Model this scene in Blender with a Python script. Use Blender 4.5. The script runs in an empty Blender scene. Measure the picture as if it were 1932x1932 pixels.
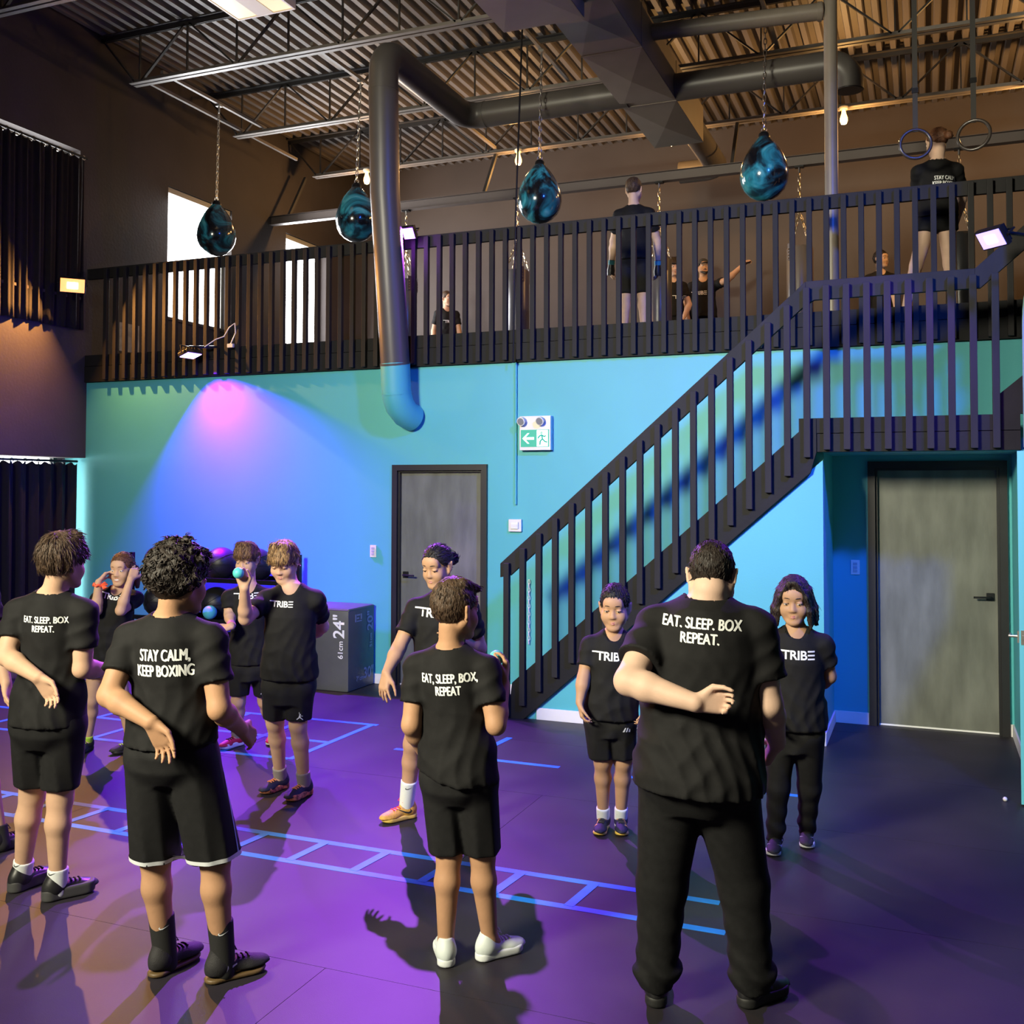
import bpy, bmesh, math, random
import numpy as np
from mathutils import Vector, Matrix
from mathutils.bvhtree import BVHTree
random.seed(7)
R = math.radians
scene = bpy.context.scene
COL = scene.collection

# ------------------------------------------------------------------ camera
cam_d = bpy.data.cameras.new('camera')
cam_d.sensor_width = 36.0
cam_d.lens = 36.0
cam_d.shift_y = -105.0 / 1932.0
cam_d.clip_end = 100
cam = bpy.data.objects.new('camera', cam_d)
COL.objects.link(cam)
_yaw, _pitch, _roll = R(22.05), R(1.775), R(0.14)
_F = Vector((-math.sin(_yaw) * math.cos(_pitch), math.cos(_yaw) * math.cos(_pitch), math.sin(_pitch)))
_R0 = Vector((math.cos(_yaw), math.sin(_yaw), 0))
_U0 = _R0.cross(_F)
_Rv = _R0 * math.cos(_roll) + _U0 * math.sin(_roll)
_Uv = -_R0 * math.sin(_roll) + _U0 * math.cos(_roll)
cam.matrix_world = Matrix(((_Rv.x, _Uv.x, -_F.x, 0), (_Rv.y, _Uv.y, -_F.y, 0), (_Rv.z, _Uv.z, -_F.z, 1.88), (0, 0, 0, 1)))
scene.camera = cam

# ------------------------------------------------------------------ world, exposure, large lights
world = bpy.data.worlds.new('world')
scene.world = world
world.use_nodes = True
_bg = world.node_tree.nodes['Background']
_bg.inputs[0].default_value = (0.55, 0.57, 0.75, 1)
_bg.inputs[1].default_value = 0.06
scene.view_settings.view_transform = 'Standard'
scene.view_settings.look = 'None'
scene.view_settings.gamma = 1.0
scene.view_settings.exposure = 0.0
scene.view_settings.use_curve_mapping = False
scene.cycles.use_denoising = True
scene.cycles.max_bounces = 6
scene.cycles.sample_clamp_indirect = 4.0


def light(name, kind, loc, target, energy, color, size=0.3, size_y=None, spot=None, blend=0.4, parent=None, spread=None):
    d = bpy.data.lights.new(name, kind)
    d.energy = energy
    d.color = color
    if kind == 'AREA':
        d.size = size
        if size_y:
            d.shape = 'RECTANGLE'
            d.size_y = size_y
    else:
        d.shadow_soft_size = size
    if kind == 'SPOT':
        d.spot_size = R(spot)
        d.spot_blend = blend
    o = bpy.data.objects.new(name, d)
    COL.objects.link(o)
    o.rotation_euler = (Vector(target) - Vector(loc)).to_track_quat('-Z', 'Y').to_euler()
    o.location = loc
    if spread and kind == 'AREA':
        d.spread = R(spread)
    if parent:
        o.parent = parent
        o.location = Vector(loc) - parent.location
    return o


# added key light for assumed, unbuilt front windows (behind and left of the viewer)
light('daylight_front', 'AREA', (-4.4, -1.9, 4.7), (-1.0, 8.7, 1.2), 390, (1.0, 0.93, 0.7), 1.5, 1.3, spread=90)
# assumed blue flood, bare lamp added unseen to the right of the viewer
light('blue_flood', 'AREA', (1.9, 3.6, 5.9), (-2.6, 8.7, 1.3), 130, (0.02, 0.12, 1.0), 0.4, 0.4, spread=70)
# daylight coming in through the two gallery windows
light('daylight_window_1', 'AREA', (-8.63, 10.59, 4.78), (-3.0, 9.6, 3.6), 185, (0.95, 0.97, 1.0), 1.05, 1.4)
light('daylight_window_2', 'AREA', (-8.63, 13.02, 4.78), (-3.0, 11.5, 3.8), 130, (0.95, 0.97, 1.0), 0.95, 1.4)

# ------------------------------------------------------------------ materials
MATS = {}


def nodes_of(m):
    m.use_nodes = True
    nt = m.node_tree
    return nt, nt.nodes.get('Principled BSDF')


def mat(name, color, rough=0.6, metal=0.0, var=0.0, scale=8.0, bump=0.0, bscale=60.0, emit=None, estr=0.0, coat=0.0, spec=0.5, stretch=None, trans=0.0, alpha=1.0):
    if name in MATS:
        return MATS[name]
    m = bpy.data.materials.new(name)
    nt, b = nodes_of(m)
    c = (color[0], color[1], color[2], 1)
    b.inputs['Base Color'].default_value = c
    b.inputs['Roughness'].default_value = rough
    b.inputs['Metallic'].default_value = metal
    b.inputs['Coat Weight'].default_value = coat
    b.inputs['Specular IOR Level'].default_value = spec
    b.inputs['Transmission Weight'].default_value = trans
    if alpha < 1:
        b.inputs['Alpha'].default_value = alpha
    if emit:
        b.inputs['Emission Color'].default_value = (emit[0], emit[1], emit[2], 1)
        b.inputs['Emission Strength'].default_value = estr
    if var > 0 or bump > 0:
        tc = nt.nodes.new('ShaderNodeTexCoord')
        src = tc.outputs['Object']
        if stretch:
            mp = nt.nodes.new('ShaderNodeMapping')
            mp.inputs['Scale'].default_value = stretch
            nt.links.new(src, mp.inputs[0])
            src = mp.outputs[0]
    if var > 0:
        n = nt.nodes.new('ShaderNodeTexNoise')
        n.inputs['Scale'].default_value = scale
        n.inputs['Detail'].default_value = 4
        nt.links.new(src, n.inputs['Vector'])
        r = nt.nodes.new('ShaderNodeValToRGB')
        r.color_ramp.elements[0].position = 0.3
        r.color_ramp.elements[1].position = 0.7
        r.color_ramp.elements[0].color = tuple(max(0, x * (1 - var)) for x in color) + (1,)
        r.color_ramp.elements[1].color = tuple(min(1, x * (1 + var)) for x in color) + (1,)
        nt.links.new(n.outputs[0], r.inputs[0])
        nt.links.new(r.outputs[0], b.inputs['Base Color'])
    if bump > 0:
        n2 = nt.nodes.new('ShaderNodeTexNoise')
        n2.inputs['Scale'].default_value = bscale
        n2.inputs['Detail'].default_value = 3
        nt.links.new(src, n2.inputs['Vector'])
        bp = nt.nodes.new('ShaderNodeBump')
        bp.inputs['Strength'].default_value = bump
        bp.inputs['Distance'].default_value = 0.02
        nt.links.new(n2.outputs[0], bp.inputs['Height'])
        nt.links.new(bp.outputs[0], b.inputs['Normal'])
    MATS[name] = m
    return m


M_blue = mat('teal_wall_paint', (0.072, 0.41, 0.44), 0.55, var=0.03, scale=1.5, bump=0.04, bscale=120)
M_dark = mat('charcoal_wall_paint', (0.052, 0.043, 0.043), 0.75, var=0.12, scale=2, bump=0.08, bscale=30)
M_mezz = mat('gallery_wall_paint', (0.075, 0.06, 0.055), 0.8, var=0.1, scale=1.2, bump=0.05, bscale=40)
M_black = mat('black_timber_paint', (0.019, 0.0182, 0.019), 0.6, spec=0.15, var=0.15, scale=6, bump=0.08, bscale=25, stretch=(1, 1, 0.3))
M_fascia = mat('black_fascia_paint', (0.013, 0.013, 0.014), 0.6, spec=0.15, var=0.15, scale=4, bump=0.06, bscale=30)
M_floor = mat('dark_rubber_floor', (0.024, 0.021, 0.025), 0.5, var=0.18, scale=3.0, bump=0.05, bscale=260, spec=0.32)
M_deckrib = mat('grey_steel_deck', (0.15, 0.13, 0.118), 0.55, metal=0.0, var=0.18, scale=3, stretch=(1, 0.2, 1))
M_joist = mat('painted_joist_steel', (0.04, 0.036, 0.034), 0.55, var=0.15, scale=5)
M_chord = mat('pale_chord_steel', (0.17, 0.15, 0.135), 0.5, var=0.12, scale=5)
M_duct = mat('taupe_duct_paint', (0.2, 0.17, 0.142), 0.55, var=0.08, scale=3, bump=0.03, bscale=8)
M_rduct = mat('dark_round_duct', (0.075, 0.068, 0.064), 0.4, var=0.08, scale=3, bump=0.02, bscale=8)
M_pole = mat('grey_pipe_paint', (0.2, 0.17, 0.14), 0.4, var=0.06)
M_white = mat('white_trim_paint', (0.75, 0.74, 0.72), 0.5, var=0.03)
M_plastic = mat('ivory_plastic', (0.72, 0.7, 0.62), 0.4, var=0.03)
M_frame = mat('black_door_frame', (0.012, 0.012, 0.013), 0.4, var=0.1)
M_door = mat('grey_mottled_door', (0.135, 0.142, 0.122), 0.55, var=0.25, spec=0.25, scale=3.5, bump=0.05, bscale=30, stretch=(2.2, 1, 0.6))
M_steel = mat('bright_steel', (0.55, 0.53, 0.5), 0.3, metal=1.0)
M_brass = mat('brass_chain_steel', (0.62, 0.5, 0.32), 0.32, metal=1.0)
M_dmetal = mat('dark_metal', (0.02, 0.02, 0.022), 0.35, metal=0.6)
M_tape = mat('blue_floor_tape', (0.015, 0.23, 0.72), 0.5, var=0.12, scale=10)
M_vinyl = mat('black_vinyl', (0.085, 0.09, 0.08), 0.4, var=0.15, scale=3, bump=0.15, bscale=9)
M_ball = mat('black_ball_leather', (0.012, 0.012, 0.014), 0.42, var=0.1, bump=0.1, bscale=200)
M_tealball = mat('teal_ball_rubber', (0.08, 0.52, 0.5), 0.5, var=0.08)
M_curtain = mat('black_curtain_cloth', (0.007, 0.0055, 0.006), 0.9, var=0.2, scale=14, bump=0.1, bscale=120)
M_day = mat('daylight_pane', (0.9, 0.9, 0.9), 0.2, emit=(1.0, 1.0, 1.0), estr=9.0)
M_heavy = mat('heavy_bag_vinyl', (0.09, 0.08, 0.075), 0.28, var=0.1)
M_print = mat('white_print', (0.82, 0.84, 0.82), 0.6)
M_gprint = mat('grey_print', (0.32, 0.32, 0.34), 0.6)

# ------------------------------------------------------------------ mesh helpers


class MB:
    def __init__(s):
        s.v = []
        s.f = []

    def box(s, x0, x1, y0, y1, z0, z1):
        n = len(s.v)
        s.v += [(x0, y0, z0), (x1, y0, z0), (x1, y1, z0), (x0, y1, z0), (x0, y0, z1), (x1, y0, z1), (x1, y1, z1), (x0, y1, z1)]
        s.f += [(n, n + 3, n + 2, n + 1), (n + 4, n + 5, n + 6, n + 7), (n, n + 1, n + 5, n + 4), (n + 1, n + 2, n + 6, n + 5), (n + 2, n + 3, n + 7, n + 6), (n + 3, n, n + 4, n + 7)]
        return s

    def prism(s, poly, d0, d1, axis='y'):
        # poly in the plane perpendicular to axis: y -> (x,z), x -> (y,z), z -> (x,y)
        n = len(s.v)
        k = len(poly)
        for d in (d0, d1):
            for a, b in poly:
                s.v.append((a, d, b) if axis == 'y' else (d, a, b) if axis == 'x' else (a, b, d))
        s.f.append(tuple(range(n, n + k)))
        s.f.append(tuple(range(n + 2 * k - 1, n + k - 1, -1)))
        for i in range(k):
            j = (i + 1) % k
            s.f.append((n + i, n + k + i, n + k + j, n + j))
        return s

    def bar(s, a, b, w, h=None, up=(0, 0, 1)):
        # rectangular bar from a to b
        h = h or w
        a, b = Vector(a), Vector(b)
        d = (b - a).normalized()
        u = Vector(up)
        if abs(d.dot(u)) > 0.98:
            u = Vector((1, 0, 0))
        x = d.cross(u).normalized()
        y = x.cross(d).normalized()
        n = len(s.v)
        for p in (a, b):
            for sx, sy in ((-1, -1), (1, -1), (1, 1), (-1, 1)):
                s.v.append(tuple(p + x * sx * w / 2 + y * sy * h / 2))
        s.f += [(n, n + 1, n + 2, n + 3), (n + 7, n + 6, n + 5, n + 4)]
        for i in range(4):
            j = (i + 1) % 4
            s.f.append((n + i, n + 4 + i, n + 4 + j, n + j))
        return s

    def tube(s, pts, r, n=10, closed=False, cap=True):
        pts = [Vector(p) for p in pts]
        rs = r if isinstance(r, (list, tuple)) else [r] * len(pts)
        base = len(s.v)
        k = len(pts)
        ux = None
        for i, p in enumerate(pts):
            if closed:
                d = pts[(i + 1) % k] - pts[i - 1]
            else:
                d = pts[min(i + 1, k - 1)] - pts[max(i - 1, 0)]
            d.normalize()
            if ux is None:
                ref = Vector((0, 0, 1)) if abs(d.z) < 0.9 else Vector((1, 0, 0))
                ux = d.cross(ref).normalized()
            else:
                ux = (ux - d * ux.dot(d))
                ux.normalize()
            uy = d.cross(ux)
            for q in range(n):
                a = 2 * math.pi * q / n
                s.v.append(tuple(p + (ux * math.cos(a) + uy * math.sin(a)) * rs[i]))
        m = k if closed else k - 1
        for i in range(m):
            i2 = (i + 1) % k
            for q in range(n):
                q2 = (q + 1) % n
                s.f.append((base + i * n + q, base + i * n + q2, base + i2 * n + q2, base + i2 * n + q))
        if cap and not closed:
            s.f.append(tuple(base + q for q in range(n - 1, -1, -1)))
            s.f.append(tuple(base + (k - 1) * n + q for q in range(n)))
        return s

    def lathe(s, prof, c=(0, 0, 0), n=24):
        # prof: (r,z) pairs, around z
        base = len(s.v)
        k = len(prof)
        for r, z in prof:
            for q in range(n):
                a = 2 * math.pi * q / n
                s.v.append((c[0] + r * math.cos(a), c[1] + r * math.sin(a), c[2] + z))
        for i in range(k - 1):
            for q in range(n):
                q2 = (q + 1) % n
                s.f.append((base + i * n + q, base + i * n + q2, base + (i + 1) * n + q2, base + (i + 1) * n + q))
        s.f.append(tuple(base + q for q in range(n - 1, -1, -1)))
        s.f.append(tuple(base + (k - 1) * n + q for q in range(n)))
        return s

    def sphere(s, c, r, n=20, sq=(1, 1, 1)):
        prof = []
        m = n // 2
        base = len(s.v)
        for i in range(m + 1):
            t = math.pi * i / m
            prof.append((max(1e-4, math.sin(t)), -math.cos(t)))
        for rr, z in prof:
            for q in range(n):
                a = 2 * math.pi * q / n
                s.v.append((c[0] + r * sq[0] * rr * math.cos(a), c[1] + r * sq[1] * rr * math.sin(a), c[2] + r * sq[2] * z))
        for i in range(m):
            for q in range(n):
                q2 = (q + 1) % n
                s.f.append((base + i * n + q, base + i * n + q2, base + (i + 1) * n + q2, base + (i + 1) * n + q))
        return s

    def mesh(s, name, off=(0, 0, 0)):
        me = bpy.data.meshes.new(name)
        v = [(a - off[0], b - off[1], c - off[2]) for a, b, c in s.v]
        me.from_pydata(v, [], s.f)
        me.validate()
        return me

    def build(s, name, m, parent=None, smooth=False, bevel=0.0, loc=None, origin=None):
        """world-space mesh; origin = where the object's own origin sits (default: the parent's)"""
        po = root_loc(parent) if parent else Vector((0, 0, 0))
        og = Vector(origin) if origin is not None else po
        me = s.mesh(name, og)
        if m:
            me.materials.append(m)
        bm = bmesh.new()
        bm.from_mesh(me)
        bmesh.ops.recalc_face_normals(bm, faces=bm.faces)
        if bevel > 0:
            bmesh.ops.bevel(bm, geom=[e for e in bm.edges if len(e.link_faces) == 2 and e.calc_face_angle(0) > 0.5], offset=bevel, segments=2, affect='EDGES', profile=0.6)
        bm.to_mesh(me)
        bm.free()
        if smooth:
            me.polygons.foreach_set('use_smooth', [True] * len(me.polygons))
            try:
                me.set_sharp_from_angle(angle=R(40))
            except Exception:
                pass
        o = bpy.data.objects.new(name, me)
        COL.objects.link(o)
        if parent:
            o.parent = parent
            o.location = og - po
        else:
            o.location = og
        return o


def root_loc(o):
    p = Vector((0, 0, 0))
    while o:
        p = p + Vector(o.location)
        o = o.parent
    return p


def tag(o, label=None, cat=None, group=None, kind=None):
    if label:
        o['label'] = label
    if cat:
        o['category'] = cat
    if group:
        o['group'] = group
    if kind:
        o['kind'] = kind
    return o


def thing(name, loc, label=None, cat=None, group=None, kind=None):
    o = bpy.data.objects.new(name, None)
    o.empty_display_size = 0.1
    COL.objects.link(o)
    o.location = loc
    return tag(o, label, cat, group, kind)


def inst(src, name, parent, loc):
    """object sharing a mesh, child of parent (parent itself unrotated), at world loc"""
    o = bpy.data.objects.new(name, src)
    COL.objects.link(o)
    o.parent = parent
    o.location = Vector(loc) - root_loc(parent)
    return o


def text_mesh(body, size, bold=0.0, align='CENTER', shear=0.0, space=1.0):
    cu = bpy.data.curves.new('txt', 'FONT')
    cu.body = body
    cu.size = size
    cu.offset = bold
    cu.align_x = align
    cu.align_y = 'CENTER'
    cu.shear = shear
    cu.space_character = space
    cu.space_line = 0.95
    o = bpy.data.objects.new('txt', cu)
    COL.objects.link(o)
    dg = bpy.context.evaluated_depsgraph_get()
    dg.update()
    me = bpy.data.meshes.new_from_object(o.evaluated_get(dg))
    bpy.data.objects.remove(o)
    return me


def text_on(body, size, origin, right, up, name, m, parent, bold=0.0, align='CENTER', lift=0.002, space=1.0):
    me = text_mesh(body, size, bold, align, space=space)
    ri, u = Vector(right).normalized(), Vector(up).normalized()
    nn = ri.cross(u)
    og = root_loc(parent)
    for v in me.vertices:
        v.co = Vector(origin) + ri * v.co.x + u * v.co.y + nn * lift - og
    me.materials.clear()
    me.materials.append(m)
    o = bpy.data.objects.new(name, me)
    COL.objects.link(o)
    o.parent = parent
    return o


# ================================================================== THE SETTING
YW = 8.70      # teal wall face
XL = -8.60     # left wall face
fl = MB().box(-9.4, 3.2, -3.2, 8.9, -0.12, -0.012).build('floor', mat('subfloor', (0.02, 0.02, 0.02), 0.8))
tag(fl, 'dark rubber gym floor laid in long rolls', kind='structure')
_my = -3.1
_k = 0
_rolls = [-2.6, -1.38, -0.16, 1.06, 2.28, 3.50, 4.72, 5.94, 7.16, 8.38, 8.9]
for i in range(len(_rolls) - 1):
    split = -4.6 if i % 2 else -2.2
    for x0, x1 in ((-9.38, split - 0.0012), (split + 0.0012, 3.18)):
        y0, y1 = _rolls[i] + 0.0012, _rolls[i + 1] - 0.0012
        MB().box(x0, x1, y0, y1, -0.012, 0.0).build('rubber_mat', M_floor, fl)

# teal back wall with two door openings
D1 = (-4.70, -3.82)    # slab opening of the left door
D2 = (-0.385, 0.515)
DH = 2.045
w = MB()
for x0, x1, z0, z1 in ((XL - 0.3, D1[0], 0, 3.03), (D1[0], D1[1], DH, 3.03), (D1[1], D2[0], 0, 3.03), (D2[0], D2[1], DH, 3.03), (D2[1], 3.2, 0, 3.03)):
    w.box(x0, x1, YW, YW + 0.16, z0, z1)
tag(w.build('wall_back', M_blue), 'smooth teal painted wall under the gallery', kind='structure')
# room behind the doors is closed by the slabs themselves

# left wall, charcoal, with window openings and a wide curtained opening
w = MB()
TZ = 2.20
wins = [(7.15, 8.56), (9.97, 11.21), (12.46, 13.58)]
WZ0, WZ1 = 3.96, 5.58
w.box(XL - 0.3, XL, -3.2, 5.0, 0, TZ)
ys = [-3.2] + [v for p in wins for v in p] + [14.4]
w.box(XL - 0.3, XL, -3.2, 14.4, TZ, WZ0).box(XL - 0.3, XL, -3.2, 14.4, WZ1, 7.2)
for i in range(0, len(ys), 2):
    w.box(XL - 0.3, XL, ys[i], ys[i + 1], WZ0, WZ1)
tag(w.build('wall_left', M_dark), 'charcoal side wall with tall windows', kind='structure')
tag(MB().box(XL - 0.3, 5.0, 14.4, 14.6, 3.0, 7.2).build('wall_rear', M_mezz), 'brown grey wall at the rear of the gallery', kind='structure')

for n, (y0, y1) in enumerate(wins):
    wo = thing('window_%d' % (n + 1), (XL, (y0 + y1) / 2, WZ0), 'bright daylight window in the charcoal wall', None, None, 'structure')
    MB().box(XL - 0.22, XL - 0.2, y0, y1, WZ0, WZ1).build('pane', M_day, wo)
    f = MB()
    t = 0.045
    f.box(XL - 0.2, XL - 0.13, y0, y0 + t, WZ0, WZ1).box(XL - 0.2, XL - 0.13, y1 - t, y1, WZ0, WZ1)
    f.box(XL - 0.2, XL - 0.13, y0 + t, y1 - t, WZ1 - t, WZ1).box(XL - 0.2, XL - 0.13, y0 + t, y1 - t, WZ0, WZ0 + t)
    f.build('window_frame', mat('window_frame_grey', (0.35, 0.34, 0.3), 0.5), wo)
    MB().box(XL - 0.12, XL + 0.02, y0 - 0.02, y1 + 0.02, WZ0 - 0.03, WZ0).build('window_sill', M_dark, wo)
    if n:
        MB().box(XL - 0.1, XL - 0.02, y0 + 0.01, y1 - 0.01, WZ1 - 0.07, WZ1 - 0.005).build('blind_headrail', mat('window_frame_grey', (0.35, 0.34, 0.3)), wo)

# glazed opening behind the lower curtain
wo = thing('window_4', (XL - 0.3, 6.85, 0), 'glazed opening behind the lower black curtain', None, None, 'structure')
MB().box(XL - 0.4, XL - 0.38, 5.0, 8.6, 0.0, TZ).build('pane', M_day, wo)
f = MB()
for y in (5.0, 6.2, 7.4, 8.55):
    f.box(XL - 0.37, XL - 0.31, y, y + 0.05, 0, TZ)
f.build('window_frame', M_frame, wo)


def curtain(x, y0, y1, z0, z1, label, ringz=0.06, seed=1, amp=0.035):
    """pleated curtain hanging in the plane x, scalloped along the top"""
    rnd = random.Random(seed)
    t = thing('curtain', (x, (y0 + y1) / 2, z0), label, 'curtain')
    n = int((y1 - y0) / 0.012)
    verts, faces = [], []
    rows = 14
    ph = rnd.random() * 6
    for j in range(rows + 1):
        q = j / rows
        for i in range(n + 1):
            y = y0 + (y1 - y0) * i / n
            a = 2 * math.pi * (y - y0) / 0.17 + ph + 0.5 * math.sin(3.1 * (y - y0) + 2 * q)
            dx = amp * math.sin(a) * (0.75 + 0.35 * q) + 0.01 * math.sin(2.3 * a)
            top = z1 - 0.03 * (0.5 - 0.5 * math.cos(2 * a))
            verts.append((x + dx, y, z0 + (top - z0) * (1 - q)))
    for j in range(rows):
        for i in range(n):
            a = j * (n + 1) + i
            faces.append((a, a + 1, a + n + 2, a + n + 1))
    m = MB()
    m.v, m.f = verts, faces
    o = m.build('cloth', M_curtain, t, smooth=True)
    sol = o.modifiers.new('thickness', 'SOLIDIFY')
    sol.thickness = 0.004
    MB().tube([(x, y0 - 0.05, z1 + 0.012), (x, y1 + 0.03, z1 + 0.012)], 0.013, 10).build('curtain_rod', M_dmetal, t, smooth=True)
    y = y0 + 0.05
    rm = MB()
    k = 14
    rm.tube([(0.0, 0.022 * math.cos(2 * math.pi * i / k), 0.022 * math.sin(2 * math.pi * i / k)) for i in range(k)], 0.0045, 6, closed=True)
    rme = rm.mesh('ring')
    rme.materials.append(M_steel)
    while y < y1:
        inst(rme, 'ring', t, (x, y, z1 + 0.008))
        y += 0.17
    return t


curtain(XL - 0.08, 5.02, 8.63, 0.01, TZ - 0.05, 'black pleated curtain over the low side opening behind the boys', seed=3)
curtain(XL + 0.03, 7.0, 8.60, 3.6, WZ1 - 0.085, 'black curtain covering the high side window above the orange lamp', seed=5, amp=0.018)

# roof deck: corrugated steel, flutes running front to back
prof = []
x = XL - 0.25
while x < 5.2:
    prof += [(x, 6.95), (x + 0.055, 6.95), (x + 0.07, 7.02), (x + 0.137, 7.02)]
    x += 0.152
m = MB()
for Y in (2.5, 14.6):
    for px, pz in prof:
        m.v.append((px, Y, pz))
N = len(prof)
for i in range(N - 1):
    m.f.append((i, i + 1, N + i + 1, N + i))
o = m.build('ceiling', M_deckrib)
sm = o.modifiers.new('thickness', 'SOLIDIFY')
sm.thickness = -0.01
tag(o, 'corrugated steel roof deck', kind='structure')
MB().box(XL - 0.3, 5.2, 2.5, 14.6, 7.06, 7.13).build('roof_board', M_dark, o)

# gallery deck, fascia
g = MB().box(XL - 0.2, 4.6, YW + 0.02, 14.5, 3.03, 3.32).build('gallery_floor', M_fascia)
tag(g, 'gallery floor slab above the teal wall', kind='structure')
f = thing('trim_1', (XL, YW, 3.03), 'black fascia boards along the gallery edge', None, None, 'structure')
MB().box(XL, 3.2, YW - 0.036, YW + 0.02, 3.035, 3.205).build('fascia_board', M_fascia, f)
MB().box(XL, 3.2, YW - 0.032, YW + 0.02, 3.21, 3.33).build('fascia_board', M_fascia, f)

# doors ------------------------------------------------------------
def door(n, x0, x1, label, lever_left):
    d = thing('door_%d' % n, ((x0 + x1) / 2, YW, 0), label, None, None, 'structure')
    MB().box(x0 + 0.004, x1 - 0.004, YW + 0.035, YW + 0.08, 0.012, DH - 0.006).build('door_slab', M_door, d)
    fr = MB()
    t = 0.055
    y0 = YW - 0.03
    fr.box(x0 - t, x0, y0, YW + 0.1, 0, DH + t).box(x1, x1 + t, y0, YW + 0.1, 0, DH + t).box(x0, x1, y0, YW + 0.1, DH, DH + t)
    fr.box(x0, x0 + 0.018, YW + 0.0, YW + 0.034, 0, DH).box(x1 - 0.018, x1, YW + 0.0, YW + 0.034, 0, DH).box(x0 + 0.018, x1 - 0.018, YW, YW + 0.034, DH - 0.018, DH)
    fr.build('door_frame', M_frame, d)
    hx = x0 + 0.07 if lever_left else x1 - 0.07
    s = 1 if lever_left else -1
    h = MB().box(hx - 0.028, hx + 0.028, YW + 0.022, YW + 0.035, 1.02, 1.08)
    ho = h.build('door_handle', M_dmetal, d, bevel=0.003)
    hm = MB().tube([(hx, YW + 0.024, 1.05), (hx, YW - 0.03, 1.05), (hx + s * 0.02, YW - 0.038, 1.05), (hx + s * 0.12, YW - 0.038, 1.048)], 0.008, 8)
    hm.build('lever', M_dmetal, ho, smooth=True)
    MB().box(x0 + 0.01, x1 - 0.01, YW + 0.025, YW + 0.034, 0.002, 0.014).build('door_sweep', mat('bright_sweep', (0.85, 0.85, 0.85), 0.35), d)  # white strip painted in place of light leaking under the door
    return d


door(1, D1[0], D1[1], 'grey mottled door in a black frame beside the plyo box', True)
door(2, D2[0], D2[1], 'dark grey door in a black frame under the stair landing', False)

# ------------------------------------------------------------------ staircase
YS = 7.85
SX0, SX1 = -3.06, -0.71           # under-stair wall


def zr(x):     # rail top along the flight
    return 1.258 + 0.882 * (x + 3.268)


def zs_bot(x):  # stringer lower edge
    return 0.882 * (x + 3.06)


# wall under the flight, alcove cheek and soffit
uw = MB().prism([(SX0, 0), (SX1, 0), (SX1, zs_bot(SX1) + 0.02), (SX0 + 0.02, 0.03)], YS + 0.012, YS + 0.1, 'y')
tag(uw.build('wall_stair', M_blue), 'teal wall panel closing the space under the stair flight', kind='structure')
aw = MB().box(SX1 - 0.1, SX1, YS + 0.1, YW, 0, 2.15)
tag(aw.build('wall_alcove', M_blue), 'teal cheek wall of the alcove under the landing', kind='structure')
bb = MB().box(SX0 + 0.1, SX1 + 0.012, YS - 0.002, YS + 0.012, 0, 0.095)
tag(bb.build('baseboard_stair', M_white, bevel=0.003), 'white baseboard along the under-stair wall', kind='structure')
bb = MB().box(SX1, SX1 + 0.014, YS + 0.0125, YW - 0.015, 0, 0.095).box(SX1 + 0.0, D2[0] - 0.056, YW - 0.014, YW, 0, 0.095).box(D2[1] + 0.056, 0.62, YW - 0.014, YW, 0, 0.095)
tag(bb.build('baseboard_alcove', M_white, bevel=0.003), 'white baseboard inside the alcove', kind='structure')
bb = MB().box(XL, D1[0] - 0.056, YW - 0.014, YW, 0, 0.095).box(D1[1] + 0.056, SX0 + 0.1, YW - 0.014, YW, 0, 0.095)
tag(bb.build('baseboard_back', M_white, bevel=0.003), 'white baseboard along the teal wall', kind='structure')

st = thing('staircase', (-2.0, YS, 0), 'black painted staircase climbing right along the teal wall', 'staircase')
sb = MB().prism([(-3.06, 0.0), (-0.71 - 0.085, zs_bot(-0.795)), (-0.75, 2.15), (-0.75, 2.40), (-0.875, 2.40), (-0.875, 2.302), (-3.16, 0.29), (-3.2, 0.0)], YS - 0.035, YS + 0.011, 'y')
sb.build('stringer', M_fascia, st, bevel=0.002)
nst = 13
for i in range(nst):
    z = 2.39 * (i + 1) / 14.0
    x0 = -3.22 + (z - 0.17) / 0.882
    MB().box(x0, x0 + 0.27, YS + 0.012, YW - 0.004, z - 0.035, z).build('tread', M_fascia, st)
ld = MB().box(-0.875, 0.60, YS + 0.012, YW - 0.002, 2.24, 2.40)
ld.build('landing_deck', M_fascia, st)
MB().box(-0.745, 0.60, YS - 0.032, YS + 0.011, 2.152, 2.285).build('landing_fascia', M_fascia, st)
MB().box(-0.748, 0.60, YS - 0.030, YS + 0.011, 2.290, 2.40).build('landing_fascia', M_fascia, st)
MB().prism([(0.43, 2.40), (0.72, 2.40), (0.72, 2.78), (0.66, 2.70), (0.43, 2.505)], YS - 0.03, YS + 0.011, 'y').build('upper_stringer', M_fascia, st)
so = MB().box(SX1, 0.62, YS + 0.012, YW - 0.002, 2.148, 2.238)
tag(so.build('trim_2', M_blue), 'teal soffit board under the stair landing', kind='structure')

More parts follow.
